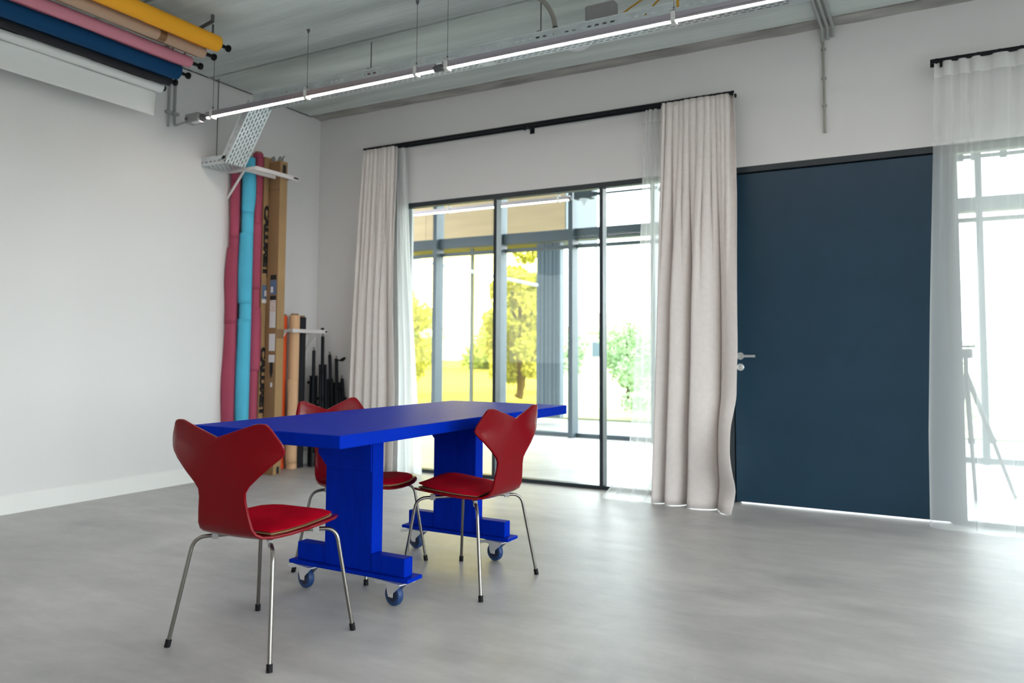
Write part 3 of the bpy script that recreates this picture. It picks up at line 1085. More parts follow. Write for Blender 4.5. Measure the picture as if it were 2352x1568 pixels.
for x, z0 in ((1.673, 3.0), (3.06, 3.0), (0.06, 2.556), (4.5, 3.0)):
    hg = thing('tray_hanger', 'threaded hanger rod with clamp holding the cable tray ' +
               {1.673: 'near its middle, with red clip', 3.06: 'beside the grey box', 0.06: 'at the left wall', 4.5: 'near the ceiling pipes'}[x], 'hanger', (x, -1.276, z0),
               'hanger rods of the cable tray')
    obj('rod', TB([(x, -1.276, z0 + 0.002), (x, -1.276, H)], 0.004, 8), 'greydark', hg, True)
    bm = bmesh.new()
    prism(bm, [(x - 0.05, z0 + 0.005), (x + 0.05, z0 + 0.005), (x + 0.028, z0 + 0.085), (x + 0.012, z0 + 0.105), (x - 0.012, z0 + 0.105), (x - 0.028, z0 + 0.085)] if x > 1
          else [(x - 0.04, z0 + 0.005), (x + 0.04, z0 + 0.005), (x + 0.04, z0 + 0.04), (x - 0.04, z0 + 0.04)], -1.31, -1.25, 'xz')
    obj('clamp', bm, 'greydark', hg, bevel=0.003)
    if x == 1.673:
        obj('red_clip', B((x + 0.01, -1.325, z0 + 0.03), (x + 0.06, -1.30, z0 + 0.085)), 'red_plastic', hg, bevel=0.004)
    if x < 1:
        bm = bmesh.new()
        lathe(bm, [(0.0, z0 + 0.066), (0.009, z0 + 0.062), (0.009, z0 + 0.05)], 10, 'z', (x + 0.02, -1.30, 0))
        lathe(bm, [(0.0, z0 + 0.05), (0.009, z0 + 0.046), (0.009, z0 + 0.034)], 10, 'z', (x, -1.34, 0))
        obj('bolt_head', bm, 'chrome', hg, True)

cab = thing('slot_darkening_cables', 'dark cables added in the cable tray to darken its slots', 'cables', (0.3, -1.276, 3.0))  # cables added along the tray so its slots read dark from below
for k in range(9):
    yy = -1.360 + 0.021 * k
    q = 0.011 + 0.004 * (k % 2)
    obj('cable', TB(fillet([(0.02, yy, 2.556 + q), (0.277, yy, 2.556 + q), (0.56, yy, 3.0 + q), (5.5, yy, 3.0 + q)], 0.04), 0.0095, 8), ('greydark', 'rubber')[k % 2], cab, True)

# ceiling fittings
cb = thing('ceiling_box', 'flat grey equipment box on the cable tray beside orange cords', 'junction box', (3.44, -1.2, 3.07))
obj('box_body', B((3.36, -1.27, 3.075), (3.56, -1.20, 3.215)), 'grey', cb, bevel=0.012)
for k, (x0, x1) in enumerate(((3.56, 3.95), (3.72, 4.05))):
    obj('power_cord', TB(fillet([(x0, -1.24 + 0.05 * k, 3.10), (x0 + 0.1, -1.24, 3.16), (x1, -1.22, 3.29), (x1 + 0.05, -1.2, H)], 0.08), 0.006, 8), 'cord', cb, True)
tag(obj('orange_strap', B((3.98, -1.385, 3.03), (3.994, -1.375, 3.20)), 'cord'), 'short orange strap hanging over the edge of the tray', 'strap')
pc = thing('ceiling_conduit', 'bent grey conduit coming down from ceiling onto the tray', 'conduit', (3.15, -1.25, 3.05))
obj('pipe', TB(fillet([(3.05, -1.50, H - 0.02), (3.10, -1.30, H - 0.02), (3.14, -1.25, 3.20), (3.15, -1.24, 3.04)], 0.06), 0.015, 12), 'pipe_warm', pc, True)
obj('pipe_collar', TB([(3.146, -1.245, 3.115), (3.148, -1.243, 3.135)], 0.019, 12), 'greydark', pc, True)
dl = thing('ceiling_dome', 'round white dome lamp on the ceiling behind the tray', 'lamp', (3.03, -0.66, H))
bm = bmesh.new()
lathe(bm, [(0.125, H), (0.125, H - 0.018), (0.120, H - 0.022)], 36, 'z', (3.03, -0.66, 0))
obj('dome_ring', bm, 'greydark', dl, True)
bm = bmesh.new()
lathe(bm, [(0.118, H - 0.02)] + [(0.118 * math.cos(a), H - 0.022 - 0.07 * math.sin(a)) for a in [PI / 2 * k / 8 for k in range(9)]], 36, 'z', (3.03, -0.66, 0))
obj('dome_cover', bm, 'white_plastic', dl, True)

for k in range(3):
    x = 4.600 + 0.034 * k
    o = thing('ceiling_conduit', ['leftmost of three grey pipes turning from ceiling to wall', 'middle of three grey pipes turning from ceiling to wall',
              'rightmost of three grey pipes turning from ceiling to wall'][k], 'conduit', (x, 0, H), 'three grey ceiling pipes')
    obj('pipe', TB(fillet([(x, -1.4, H - 0.02), (x, -0.035, H - 0.02), (x, -0.022, H - 0.11 + 0.012 * k)], 0.05), 0.0115, 12), 'pipe', o, True)
o = thing('wall_conduit', 'slim vertical conduit with three clips on the wall above the door', 'conduit', (4.603, 0, 2.9))
obj('pipe', TB([(4.603, -0.016, 3.205), (4.604, -0.016, 2.563)], 0.0085, 10), 'pipe_warm', o, True)
for z in (3.15, 2.945, 2.755):
    bm = B((4.588, -0.018, z - 0.006), (4.619, 0, z + 0.006))
    lathe(bm, [(0.0115, -0.007), (0.0115, 0.007)], 12, 'z', (4.603, -0.016, z))
    obj('pipe_clip', bm, 'grey', o)

# ------------------------------------------------------------------ backdrop rolls on the left wall
YE = -1.98          # where the knobs end
knob = [(0.99, 3.135), (0.848, 3.105), (0.711, 3.064), (0.583, 3.029), (0.440, 2.986), (0.312, 2.955)]
rollspec = [('paper_yellow', 0.054, 'golden yellow', (0.990, 3.140)), ('paper_tan', 0.039, 'tan brown', (0.848, 3.105)), ('paper_pink', 0.039, 'pink', (0.711, 3.064)),
            ('paper_navy', 0.058, 'navy blue', (0.583, 3.018)), ('paper_black', 0.040, 'black', (0.445, 2.990)), ('paper_white', 0.042, 'white', (0.315, 2.972))]
place = ['furthest from the wall', 'between yellow and pink rolls', 'between tan and navy rolls', 'thick roll between pink and white', 'mostly hidden under the navy roll',
         'lowest, with its sheet hanging down']
for (kx, kz), (mt, r, cn, (x, z)), pl in zip(knob, rollspec, place):
    o = thing('backdrop_roll', '%s paper backdrop roll on the ceiling brackets, %s' % (cn, pl), 'paper roll', (x, YE, z), 'backdrop paper rolls under the ceiling')
    y1 = YE - {'paper_white': 0.02, 'paper_black': 0.05}.get(mt, 0.09)
    rnd = random.Random(int(x * 1000))
    bm = bmesh.new()
    lathe(bm, [(r, y1), (r, y1 - 3.2)], 32, 'y', (x, 0, z))
    obj('paper', bm, mt, o, True)
    # loose outer edge of the paper, torn unevenly
    bm = bmesh.new()
    prev = None
    a0 = {'paper_navy': 3.6, 'paper_black': 3.4, 'paper_yellow': 3.3}.get(mt, 3.5)
    n = 60
    for i in range(n + 1):
        yy = y1 - 0.02 - 2.9 * i / n
        da = 0.5 + 0.22 * noise.noise(Vector((yy * 3, x * 7, 0))) + (0.15 if int(yy * 2.3) % 2 else 0)
        row = []
        for k in range(7):
            a = a0 + da * k / 6
            rr = r + 0.002 + 0.006 * (k / 6) ** 2
            row.append(bm.verts.new((x + rr * math.cos(a), yy, z + rr * math.sin(a))))
        if prev:
            for k in range(6):
                bm.faces.new((prev[k], prev[k + 1], row[k + 1], row[k]))
        prev = row
    obj('paper_edge', bm, mt, o, True)
    bm = bmesh.new()
    lathe(bm, [(r * 0.35, y1), (r * 0.40, y1 + 0.012), (0.014, min(y1 + 0.03, YE - 0.002)), (0.010, YE - 0.001)], 14, 'y', (x, 0, z))
    obj('core_plug', bm, 'rubber', o, True)
    bm = bmesh.new()
    lathe(bm, [(0.008, YE - 0.02), (0.012, YE - 0.014), (0.021, YE - 0.010), (0.025, YE), (0.023, YE + 0.010), (0.012, YE + 0.014)], 16, 'y', (x, 0, z))
    obj('drive_knob', bm, 'rubber', o, True)
    if mt == 'paper_white':
        bm = bmesh.new()
        prev = None
        path = []
        for k in range(22):
            t = k / 21
            zz = z - t * 0.205
            path.append((x - r + 0.004 - 0.02 * t, zz))
        for i in range(25):
            yy = y1 - 0.01 - 3.1 * i / 24
            row = [bm.verts.new((px, yy, pz)) for px, pz in path]
            if prev:
                for k in range(len(path) - 1):
                    bm.faces.new((prev[k], prev[k + 1], row[k + 1], row[k]))
            prev = row
        solid(obj('hanging_sheet', bm, mt, o, True, angle=180), 0.0015)
    if mt == 'paper_tan':
        bm = bmesh.new()
        lathe(bm, [(r + 0.0015, y1 - 0.31), (r + 0.0015, y1 - 0.36)], 32, 'y', (x, 0, z))
        obj('tape_band', bm, 'tape', o, True)
for yb in (YE - 0.16, YE - 2.6):
    o = thing('roll_bracket', 'black wall bracket with hooks carrying the paper rolls, ' + ('nearest the lamp box' if yb > -3 else 'out at the left edge'), 'bracket', (0, yb, 3.1))
    bm = B((0, yb - 0.02, 2.90), (0.012, yb + 0.02, 3.29))
    tube(bm, [(0.006, yb, 3.075), (1.02, yb, 3.265)], 0.012, 8)
    tube(bm, [(1.02, yb, 3.265), (1.02, yb, H)], 0.012, 8)
    obj('arm', bm, 'greydark', o)
    for (mt, r, cn, (x, z)) in rollspec:
        zc = 3.075 + (x / 1.02) * 0.19
        bm = bmesh.new()
        tube(bm, [(x, yb + 0.03, z + r + 0.004), (x, yb + 0.03, max(zc, z + r + 0.02))], 0.007, 6)
        obj('hook', bm, 'greydark', o)

# ------------------------------------------------------------------ rolls and boxes in the upper rack
def rack(name, label, z, ya, yb, xf, slats, drop):
    o = thing(name, label, 'rack', (0, ya, z))
    t = 0.011
    for y in (ya, yb):
        obj('arm', B((0, y - t, z - 0.014), (xf, y + t, z + 0.014)), 'white_metal', o, bevel=0.002)
        bm = bmesh.new()
        d = Vector((xf * 0.62, 0, drop)).normalized()
        tube(bm, [(0.012, y - 0.004, z - drop), (xf * 0.62, y - 0.004, z - 0.008)], 0.010, 4)
        obj('brace', bm, 'white_metal', o)
        obj('wall_plate', B((0, y - 0.012, z - drop - 0.03), (0.012, y + 0.012, z + 0.016)), 'white_metal', o, bevel=0.002)
    for x in slats:
        obj('slat', B((x - 0.012, ya, z - 0.018), (x + 0.012, yb + (0.05 if x == slats[-1] else 0), z + 0.016)), 'white_metal', o, bevel=0.002)
    obj('end_label', B((slats[-1] + 0.0121, yb - 0.01, z - 0.008), (slats[-1] + 0.0135, yb + 0.045, z + 0.008)), 'ink', o)
    return o


rack('wall_rack', 'white metal wall rack near the ceiling holding the tall paper rolls', 2.562, -1.115, -0.69, 0.345, (0.235, 0.345), 0.235)
rack('wall_rack', 'small white wall rack low in the corner above the light stands', 1.235, -0.535, -0.14, 0.235, (0.215,), 0.17)


def paper_roll(label, mt, x, y, r, z1, group, flaps=(), lean=(0, 0), core=True, z0=0.0):
    o = thing('paper_roll', label, 'paper roll', (x, y, z0), group)

    def c(z):
        f = z / z1
        return x + lean[0] * f, y + lean[1] * f
    bm = bmesh.new()
    rings = []
    for z in (z0 + 0.002, z1):
        cx, cy = c(z)
        rings.append([bm.verts.new((cx + r * math.cos(2 * PI * k / 32), cy + r * math.sin(2 * PI * k / 32), z)) for k in range(32)])
    for k in range(32):
        bm.faces.new((rings[0][k], rings[0][(k + 1) % 32], rings[1][(k + 1) % 32], rings[1][k]))
    bm.faces.new(rings[0])
    bm.faces.new(rings[1])
    obj('paper', bm, mt, o, True)
    if core:
        cx, cy = c(z1)
        bm = bmesh.new()
        lathe(bm, [(r * 0.72, z1 - 0.01), (r * 0.72, z1 + 0.016), (r * 0.6, z1 + 0.016), (r * 0.6, z1 + 0.002)], 24, 'z', (cx, cy, 0))
        obj('card_core', bm, 'tube', o, True)
    for (za, zb, a0, a1, out) in flaps:
        bm = bmesh.new()
        prev = None
        n = 14
        for i in range(n + 1):
            f = i / n
            z = za + (zb - za) * f
            cx, cy = c(z)
            row = []
            for k in range(9):
                g = k / 8
                a = a0 + (a1 - a0) * g * (1 + 0.10 * math.sin(7 * f + za * 5))
                rr = r + 0.004 + out * g ** 3 * (0.45 + 0.55 * math.sin(PI * f * 0.8 + 0.5))
                row.append(bm.verts.new((cx + rr * math.cos(a), cy + rr * math.sin(a), z)))
            if prev:
                for k in range(8):
                    bm.faces.new((prev[k], prev[k + 1], row[k + 1], row[k]))
            prev = row
        solid(obj('paper_flap', bm, mt, o, True, angle=180), 0.001)
    return o


gr = 'tall paper rolls standing in the upper rack'
# flaps wrap the side that faces the room (towards +x, -y)
paper_roll('berry red paper roll against the left wall, left of the cyan roll', 'paper_red', 0.052, -1.062, 0.040, 2.55, gr,
           [(1.28, 1.92, 0.2, -2.5, 0.028), (0.30, 1.30, 0.2, -2.6, 0.034), (2.0, 2.5, 0.3, -1.6, 0.004)])
paper_roll('bright cyan paper roll between two berry red rolls', 'paper_cyan', 0.120, -0.985, 0.050, 2.70, gr,
           [(2.22, 2.69, -2.2, 0.55, 0.010), (1.45, 2.05, 0.4, -2.3, 0.020), (0.35, 1.32, 0.2, -2.4, 0.016)])
paper_roll('berry red paper roll right of the cyan roll, tallest in the rack', 'paper_red', 0.132, -0.897, 0.043, 2.755, gr,
           [(1.58, 2.15, 0.7, -2.1, 0.018), (0.88, 1.42, -2.2, 0.8, 0.016), (2.4, 2.72, 0.6, -1.0, 0.003)])


def carton(name, label, x0, x1, y0, y1, z1, mt):
    o = thing(name, label, 'box', ((x0 + x1) / 2, (y0 + y1) / 2, 0), 'long cardboard roll boxes in the rack')
    obj('box_body', B((x0, y0, 0.002), (x1, y1, z1)), mt, o, bevel=0.003)
    return o


bx1 = carton('long_carton', 'narrow tall cardboard box with bold black lettering running down its face', 0.02, 0.160, -0.848, -0.768, 2.74, 'card')


def lettering(parent, body, size, loc, rot, weight=0.0, name='lettering'):
    cu = bpy.data.curves.new(name, 'FONT')
    cu.body = body
    cu.size = size
    cu.offset = weight
    cu.extrude = 0.0004
    cu.align_x, cu.align_y = 'LEFT', 'CENTER'
    tmp = bpy.data.objects.new('tmp', cu)
    C.objects.link(tmp)
    bpy.context.view_layer.update()
    me = bpy.data.meshes.new_from_object(tmp.evaluated_get(bpy.context.evaluated_depsgraph_get()))
    bpy.data.objects.remove(tmp)
    me.materials.clear()
    me.materials.append(M['ink'])
    o = bpy.data.objects.new(name, me)
    C.objects.link(o)
    o.parent = parent
    o.location = Vector(loc) - parent.matrix_basis.translation
    o.rotation_euler = rot
    return o


def place_text(parent, body, zt, zb, xface, yc, hgt):
    o = lettering(parent, body, 0.1, (xface + 0.001, yc, zt), (0, 0, 0), 0.0085)
    xs = [v.co.x for v in o.data.vertices]
    yv = [v.co.y for v in o.data.vertices]
    sx = (zt - zb) / (max(xs) - min(xs))
    sy = hgt / (max(yv) - min(yv))
    cyv = (max(yv) + min(yv)) / 2
    x0 = min(xs)
    for v in o.data.vertices:
        a, b, c = (v.co.x - x0) * sx, (v.co.y - cyv) * sy, v.co.z
        # reads downward, letter tops towards the window wall; face normal +x
        v.co = Vector((c, b, -a))
    return o


place_text(bx1, 'CALUMET', 2.315, 1.69, 0.160, -0.811, 0.066)
place_text(bx1, 'CALUMET', 1.085, 0.49, 0.160, -0.811, 0.066)
obj('blue_sticker', B((0.1602, -0.842, 1.50), (0.1612, -0.776, 1.62)), 'label_blue', bx1)
obj('white_sticker', B((0.1613, -0.815, 1.525), (0.162, -0.785, 1.575)), 'label_white', bx1)
obj('pale_sticker', B((0.1602, -0.842, 1.465), (0.1612, -0.776, 1.498)), 'label_white', bx1)
bx2 = carton('long_carton', 'tall brown cardboard box with shipping labels and torn open top', 0.172, 0.300, -0.800, -0.715, 2.70, 'card')
obj('brown_side', B((0.1725, -0.8012, 0.01), (0.2985, -0.8, 2.69)), 'card_dark', bx2)
for i, (v0, v1, mt) in enumerate([(632, 643, 'ink'), (644, 677, 'label_blue'), (680, 690, 'ink'), (690, 716, 'label_photo'), (716, 753, 'label_white'), (767, 806, 'label_white'),
                                  (815, 832, 'label_white'), (878, 888, 'label_white')]):
    za, zb = 2.39 - (v1 - 450) * 0.003756, 2.39 - (v0 - 450) * 0.003756
    xa, xb = (0.215, 0.285) if i < 6 else (0.215, 0.287)
    if v0 == 878:
        xa, xb = 0.243, 0.265
    obj('sticker', B((xa, -0.8022, za), (xb, -0.8013, zb)), mt, bx2)
obj('sticker_window', B((0.222, -0.8028, 1.555), (0.25, -0.8023, 1.605)), 'label_white', bx2)
bm = bmesh.new()
prism(bm, [(0.232, 0.955), (0.268, 0.955), (0.268, 0.865), (0.25, 0.815), (0.232, 0.865)], -0.8022, -0.8013, 'xz')
obj('printed_arrow', bm, 'ink', bx2)
obj('tape_strip', B((0.174, -0.8022, 2.44), (0.298, -0.8013, 2.455)), 'tape', bx2)
obj('top_mark', B((0.3002, -0.775, 2.58), (0.3012, -0.735, 2.67)), 'ink', bx2)
obj('tape_band', B((0.3002, -0.798, 1.16), (0.3012, -0.717, 1.24)), 'tape', bx2)
obj('foot_mark', B((0.3002, -0.765, 0.01), (0.3012, -0.735, 0.07)), 'ink', bx2)
bm = bmesh.new()
prev = None
for i in range(13):
    x = 0.14 + 0.15 * i / 12
    zt = 2.735 + 0.022 * math.sin(i * 1.1) - (0.03 if 3 < i < 8 else 0)
    row = [bm.verts.new((x, -0.76, 2.60)), bm.verts.new((x, -0.765, zt)), bm.verts.new((x + 0.004, -0.745, zt + 0.012))]
    if prev:
        for k in range(2):
            bm.faces.new((prev[k], prev[k + 1], row[k + 1], row[k]))
    prev = row
solid(obj('torn_flap', bm, 'grey', bx2, True), 0.002)
obj('loose_tape', TB([(0.25, -0.76, 2.71), (0.275, -0.74, 2.76), (0.30, -0.70, 2.80), (0.31, -0.67, 2.812)], 0.003, 6), 'label_white', bx2)

# lower rack rolls
g2 = 'short paper rolls standing in the lower rack'
paper_roll('thin bright orange paper roll squeezed beside the cream roll', 'paper_orange', 0.052, -0.475, 0.032, 1.37, g2)
paper_roll('cream peach paper roll standing in the lower rack', 'paper_cream', 0.145, -0.435, 0.047, 1.375, g2, [(0.05, 0.8, 0.3, -1.8, 0.012)])
paper_roll('short black paper roll standing right of the cream roll', 'paper_black', 0.130, -0.330, 0.040, 1.362, g2, [(0.25, 0.62, 0.0, -2.4, 0.02)])


def light_stand(label, base, top, seed):
    rnd = random.Random(seed)
    b, t = Vector(base), Vector(top)
    ax = (t - b).normalized()
    n = ax.orthogonal().normalized()
    bn = ax.cross(n)
    Ln = (t - b).length
    o = thing('light_stand', label, 'light stand', base, 'folded light stands in the corner')
    obj('column', TB([b + ax * 0.12, b + ax * Ln * 0.7, b + ax * Ln * 0.7, t], [0.019, 0.019, 0.016, 0.016], 10), 'black', o, True)
    obj('spigot', TB([t, t + ax * 0.03], 0.008, 8), 'steel', o, True)
    for f in (0.30, 0.52, 0.72):
        p = b + ax * Ln * f
        bm = TB([p - ax * 0.022, p + ax * 0.022], 0.019, 10)
        a = rnd.uniform(0, 6.28)
        d = n * math.cos(a) + bn * math.sin(a)
        tube(bm, [p, p + d * 0.045], 0.006, 8)
        tube(bm, [p + d * 0.035, p + d * 0.055], 0.014, 8)
        obj('clamp_knob', bm, 'rubber', o, True)
    for k in range(3):
        a = 2 * PI * k / 3 + seed
        d = n * math.cos(a) + bn * math.sin(a)
        obj('leg', TB([b + d * 0.034 + ax * 0.002, b + d * 0.028 + ax * Ln * 0.78], 0.0125, 8), 'black', o, True)
        obj('leg_strut', TB([b + d * 0.030 + ax * Ln * 0.22, b + d * 0.014 + ax * Ln * 0.40], 0.006, 6), 'black', o, True)
        obj('foot_tip', TB([b + d * 0.034, b + d * 0.034 + ax * 0.03], 0.012, 8), 'rubber', o, True)
    return o


st = [((0.215, -0.25, 0.002), (0.155, -0.19, 1.06), 'folded black light stand nearest the short black paper roll'),
      ((0.305, -0.215, 0.002), (0.205, -0.13, 1.19), 'tallest of the folded black light stands in the corner'),
      ((0.375, -0.15, 0.002), (0.255, -0.085, 1.02), 'folded black light stand in the middle of the corner bundle'),
      ((0.455, -0.165, 0.002), (0.315, -0.06, 0.98), 'folded black light stand with a boom, second from the curtain'),
      ((0.50, -0.10, 0.002), (0.375, -0.045, 0.80), 'shortest folded black light stand beside the left curtain')]
for k, (a, b, lab) in enumerate(st):
    o = light_stand(lab, a, b, k * 1.3 + 0.4)
    if k == 1:
        tp = Vector(b)
        obj('umbrella_clamp', TB([tp + Vector((0, 0, 0.03)), tp + Vector((0.012, -0.02, 0.075))], [0.006, 0.016], 10), 'rubber', o, True)
    if k == 3:
        tp = Vector(b)
        obj('boom_grip', TB([tp + Vector((-0.02, 0, 0)), tp + Vector((0.06, -0.02, -0.012)), tp + Vector((0.10, -0.03, -0.005)), tp + Vector((0.135, -0.04, 0.01))], [0.006, 0.007, 0.016, 0.012], 10),
            'rubber', o, True)

# ------------------------------------------------------------------ corridor behind the glazing
CY, CZ = 1.65, 2.650
led_lamp('corridor_lamp', 'bright LED tube lamp in the corridor behind the glass, left of its box', -2.0, 1.93, CY, CZ, (-1.2, 0.42, 1.80), H, 'LED tube lamps of the corridor')
led_lamp('corridor_lamp', 'LED tube lamp in the corridor above the dark door', 2.9, 4.9, CY, CZ, (3.1, 4.7), H, 'LED tube lamps of the corridor')
o = thing('corridor_box', 'pale junction box with cone gland on the corridor lamp run', 'junction box', (2.08, CY, CZ))
obj('box_body', B((1.99, CY - 0.05, CZ - 0.015), (2.19, CY + 0.05, CZ + 0.07)), 'facade', o, bevel=0.01)
bm = bmesh.new()
lathe(bm, [(0.014, CZ - 0.075), (0.018, CZ - 0.05), (0.05, CZ - 0.02), (0.055, CZ - 0.012)], 16, 'z', (2.09, CY, 0))
obj('cone_gland', bm, 'whitesteel', o, True)
obj('cable_gland', TB([(2.19, CY, CZ + 0.03), (2.30, CY, CZ + 0.03)], [0.024, 0.014], 10), 'facade', o, True)
tag(obj('corridor_pipe', TB([(2.30, CY, CZ + 0.03), (2.87, CY, CZ + 0.03)], 0.012, 10), 'facade', None, True), 'thin grey pipe linking the corridor box to the next lamp', 'pipe')
o = thing('corridor_pipe', 'grey pipe with lumpy couplings seen through the right sheer curtain', 'pipe', (6.0, CY, CZ))
obj('pipe', TB([(4.95, CY, CZ + 0.02), (9.0, CY, CZ + 0.02)], 0.018, 10), 'facade', o, True)
for x in (5.42, 5.52, 5.72):
    obj('coupling', TB([(x, CY, CZ + 0.02), (x + 0.05, CY, CZ + 0.02)], 0.032, 10), 'facade', o, True)

# tripod in the corridor, seen through the right sheer
tp = thing('camera_tripod', 'black tripod standing in the corridor behind the right sheer curtain', 'tripod', (5.50, 1.15, 0))
apex = Vector((5.43, 1.20, 0.93))
for i, (fx_, fy_) in enumerate(((5.46, 0.93), (5.72, 1.20), (5.30, 1.48))):
    ft = Vector((fx_, fy_, 0.004))
    lg = obj('leg', TB([apex - Vector((0, 0, 0.02)), apex.lerp(ft, 0.55), apex.lerp(ft, 0.55), ft], [0.018, 0.018, 0.013, 0.012], 10), 'black', tp, True)
    obj('leg_clamp', TB([apex.lerp(ft, 0.53), apex.lerp(ft, 0.57)], 0.023, 10), 'rubber', lg, True)
obj('center_column', TB([apex - Vector((0, 0, 0.2)), apex + Vector((0, 0, 0.12))], 0.015, 10), 'black', tp, True)
obj('tripod_head', B((5.385, 1.15, 1.03), (5.475, 1.25, 1.10)), 'black', tp, bevel=0.01)
obj('head_plate', B((5.365, 1.14, 1.11), (5.495, 1.26, 1.125)), 'black', tp, bevel=0.003)
obj('pan_handle', TB([(5.43, 1.18, 1.06), (5.36, 0.98, 0.99)], 0.008, 8), 'black', tp, True)

# ------------------------------------------------------------------ outside
tag(obj('ground', B((-70, -70, -0.4), (80, 7.0, -0.125)), 'paving'), 'pale grey paving added around the building to temper bounced daylight', 'terrace', kind='structure')  # paving added so light bounced indoors stays dim and free of green
tag(obj('lawn', B((-70, 7.0, -0.4), (80, 90, -0.10)), 'grass'), 'pale green lawn outside beyond the corridor windows', 'lawn', kind='structure')

tag(obj('shading_storeys', B((XL2, YF - 0.15, H + 0.26), (XR2, FY + 0.1, 9.5)), 'cladding'), 'unseen grey storeys added above the studio to shade the annex', 'building', kind='structure')  # unseen mass added overhead to keep sky light off the annex fascia

ys_ = thing('glass_screen', 'yellow glass screen of the outdoor annex with plywood fascia and grey corner', 'glass screen', (-3, 6, 0))
sx = [-9.6, -8.1, -6.6, -5.06, -3.5, -1.965, -0.66]
for a, b in zip(sx, sx[1:]):
    obj('yellow_pane', B((a + 0.02, 6.0, 0.04), (b - 0.02, 6.012, 2.98)), 'yglass', ys_)
for x in sx[:-1]:
    obj('screen_post', B((x - 0.022, 5.97, 0.0), (x + 0.022, 6.04, 3.0)), 'cladding', ys_)
for k, x in enumerate((-0.66, -0.585, -0.51, -0.435, -0.36, -0.285)):
    obj('cladding_strip', B((x + 0.003, 5.96 - 0.006 * (k % 2), -0.02), (x + 0.070, 6.10, 3.0)), 'cladding', ys_)
for k in range(7):
    a = -9.9 + k * 1.405
    obj('fascia_panel', B((a + 0.004, 5.85, 2.93), (a + 1.401, 5.90, 4.9)), 'plywood', ys_)
obj('fascia_end', B((-0.075, 5.85, 2.93), (-0.06, 7.2, 4.9)), 'cladding', ys_)
obj('annex_roof', B((-9.9, 5.9, 3.0), (-0.08, 7.2, 3.1)), 'cladding', ys_)
obj('white_diagonal', TB([(-5.2, 5.93, 3.02), (-3.36, 5.93, 2.80), (-0.62, 5.93, 2.185)], 0.03, 8), 'whitesteel', ys_, True)  # thin white tube running diagonally across the yellow panes


def foliage(name_label, cat, nm, loc, h, r, trunk_h, n, seed, mt, squash=1.0, group=None):
    rnd = random.Random(seed)
    o = thing(nm, name_label, cat, loc, group)
    L = Vector(loc)
    if trunk_h > 0:
        bm = TB([L, L + Vector((0.05, 0, trunk_h)), L + Vector((0, 0.05, h * 0.75))], [h * 0.03, h * 0.022, h * 0.008], 8)
        for k in range(5):
            a = rnd.uniform(0, 6.28)
            p = L + Vector((0, 0, trunk_h + (h - trunk_h) * 0.1 * k))
            tube(bm, [p, p + Vector((math.cos(a) * r * 0.6, math.sin(a) * r * 0.6, (h - trunk_h) * 0.3))], [h * 0.012, h * 0.004], 6)
        obj('trunk', bm, 'bark', o, True)
    clumps = []
    for k in range(26):
        a, q = rnd.uniform(0, 6.28), rnd.random() ** 0.5
        zc = trunk_h + (h - trunk_h) * rnd.uniform(0.12, 0.88)
        fall = math.sin(PI * min(1, max(0.12, (zc - trunk_h) / (h - trunk_h) * 0.85 + 0.12)))
        clumps.append((Vector((math.cos(a) * q * r * 0.75 * fall, math.sin(a) * q * r * 0.75 * fall, zc)), r * rnd.uniform(0.22, 0.42)))
    vs, fs = [], []
    for k in range(n):
        c, cr_ = clumps[k % len(clumps)]
        d = Vector((rnd.gauss(0, 1), rnd.gauss(0, 1), rnd.gauss(0, 1))).normalized() * cr_ * rnd.uniform(0.55, 1.0)
        p = L + c + Vector((d.x, d.y, d.z * squash))
        if p.z < L.z + 0.03:
            p.z = L.z + 0.03 + rnd.random() * 0.1
        s = rnd.uniform(0.03, 0.07) * (1.3 if h > 2.5 else 0.8) * (2.2 if L.y > 25 else 1)
        a = Vector((rnd.gauss(0, 1), rnd.gauss(0, 1), rnd.gauss(0, 1))).normalized()
        b = a.orthogonal().normalized()
        i = len(vs)
        vs += [p - a * s, p + b * s * 0.5, p + a * s, p - b * s * 0.5]
        fs.append((i, i + 1, i + 2, i + 3))
    me = bpy.data.meshes.new('foliage')
    me.from_pydata([v - L for v in vs], [], fs)
    me.materials.append(M[mt])
    f = bpy.data.objects.new('foliage', me)
    C.objects.link(f)
    f.parent = o
    f['kind'] = 'stuff'
    return o


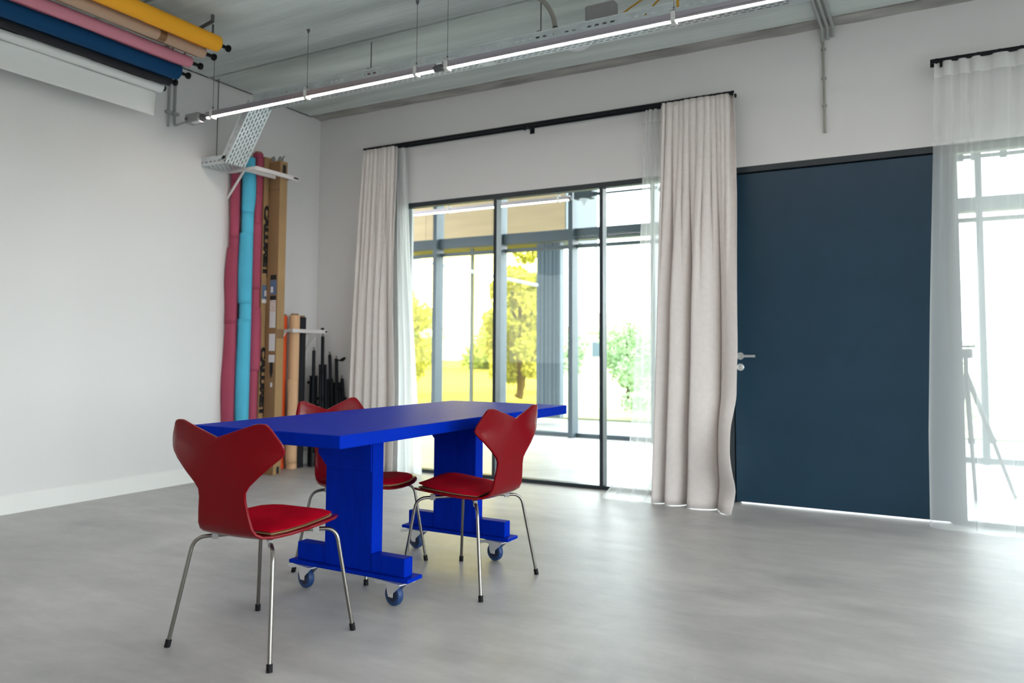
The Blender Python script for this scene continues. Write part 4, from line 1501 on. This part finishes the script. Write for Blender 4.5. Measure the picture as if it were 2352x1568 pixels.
gt = 'trees outside beyond the glass'
foliage('tall leafy tree seen yellow through the glass screen, right of the mullion', 'tree', 'garden_tree', (-3.45, 10.5, 0), 4.0, 0.85, 0.1, 9000, 1, 'leaf', group=gt)
foliage('round leafy tree seen yellow at the left of the glass screen', 'tree', 'garden_tree', (-7.5, 11.0, 0), 2.9, 1.1, 0.1, 9000, 2, 'leaf', group=gt)
foliage('loose leafy tree seen yellow at the middle of the glass screen', 'tree', 'garden_tree', (-5.5, 14.5, 0), 3.3, 1.3, 0.1, 9000, 3, 'leaf', group=gt)
foliage('pale green young tree outside beyond the right corridor mullion', 'tree', 'garden_tree', (-0.2, 9.0, 0), 1.75, 0.75, 0.25, 3500, 4, 'leaf2', group=gt)
gs = 'shrubs outside beyond the corridor'
foliage('low pale shrub outside beside the young tree', 'shrub', 'garden_shrub', (0.75, 7.6, 0), 1.0, 0.75, 0.0, 1200, 5, 'leaf2', 0.8, group=gs)
foliage('low green shrub outside behind the bunched sheer curtain', 'shrub', 'garden_shrub', (2.1, 9.6, 0), 1.2, 0.9, 0.0, 1200, 6, 'leaf2', 0.8, group=gs)
foliage('wide shrub outside seen through the right sheer curtain', 'shrub', 'garden_shrub', (5.9, 9.0, 0), 1.3, 1.3, 0.0, 1500, 7, 'leaf2', 0.8, group=gs)
for lab, x, y, h, r, sd in (('far low tree on the horizon, furthest left behind the yellow glass', -27.0, 38.0, 4.2, 3.2, 8),
                            ('far low tree on the horizon, second behind the yellow glass', -21.5, 41.0, 3.4, 3.4, 9),
                            ('far low tree on the horizon, behind the grey annex corner', -17.5, 37.0, 3.8, 3.0, 10),
                            ('far pale tree on the horizon left of the right mullion', -13.5, 34.0, 2.6, 2.2, 11),
                            ('far pale tree on the horizon right of the right mullion', -9.5, 36.0, 2.4, 2.4, 12)):
    foliage(lab, 'tree', 'far_tree', (x, y, -0.1), h, r, 0.1, 7000, sd, 'leaf2', group='far trees on the horizon')
o = thing('far_house', 'pale far house on the horizon beyond the garden', 'house', (-16.5, 48, 0))
obj('wall', B((-19.5, 48, -0.1), (-13.5, 54, 2.6)), 'brick_far', o)
bm = bmesh.new()
prism(bm, [(47.7, 2.6), (54.3, 2.6), (51, 4.2)], -19.8, -13.2, 'yz')
obj('roof', bm, 'tape', o)
for x in (-18.9, -17.4, -15.9, -14.5):
    obj('house_window', B((x, 47.95, 0.8), (x + 0.8, 48.0, 1.9)), 'pane_far', o)
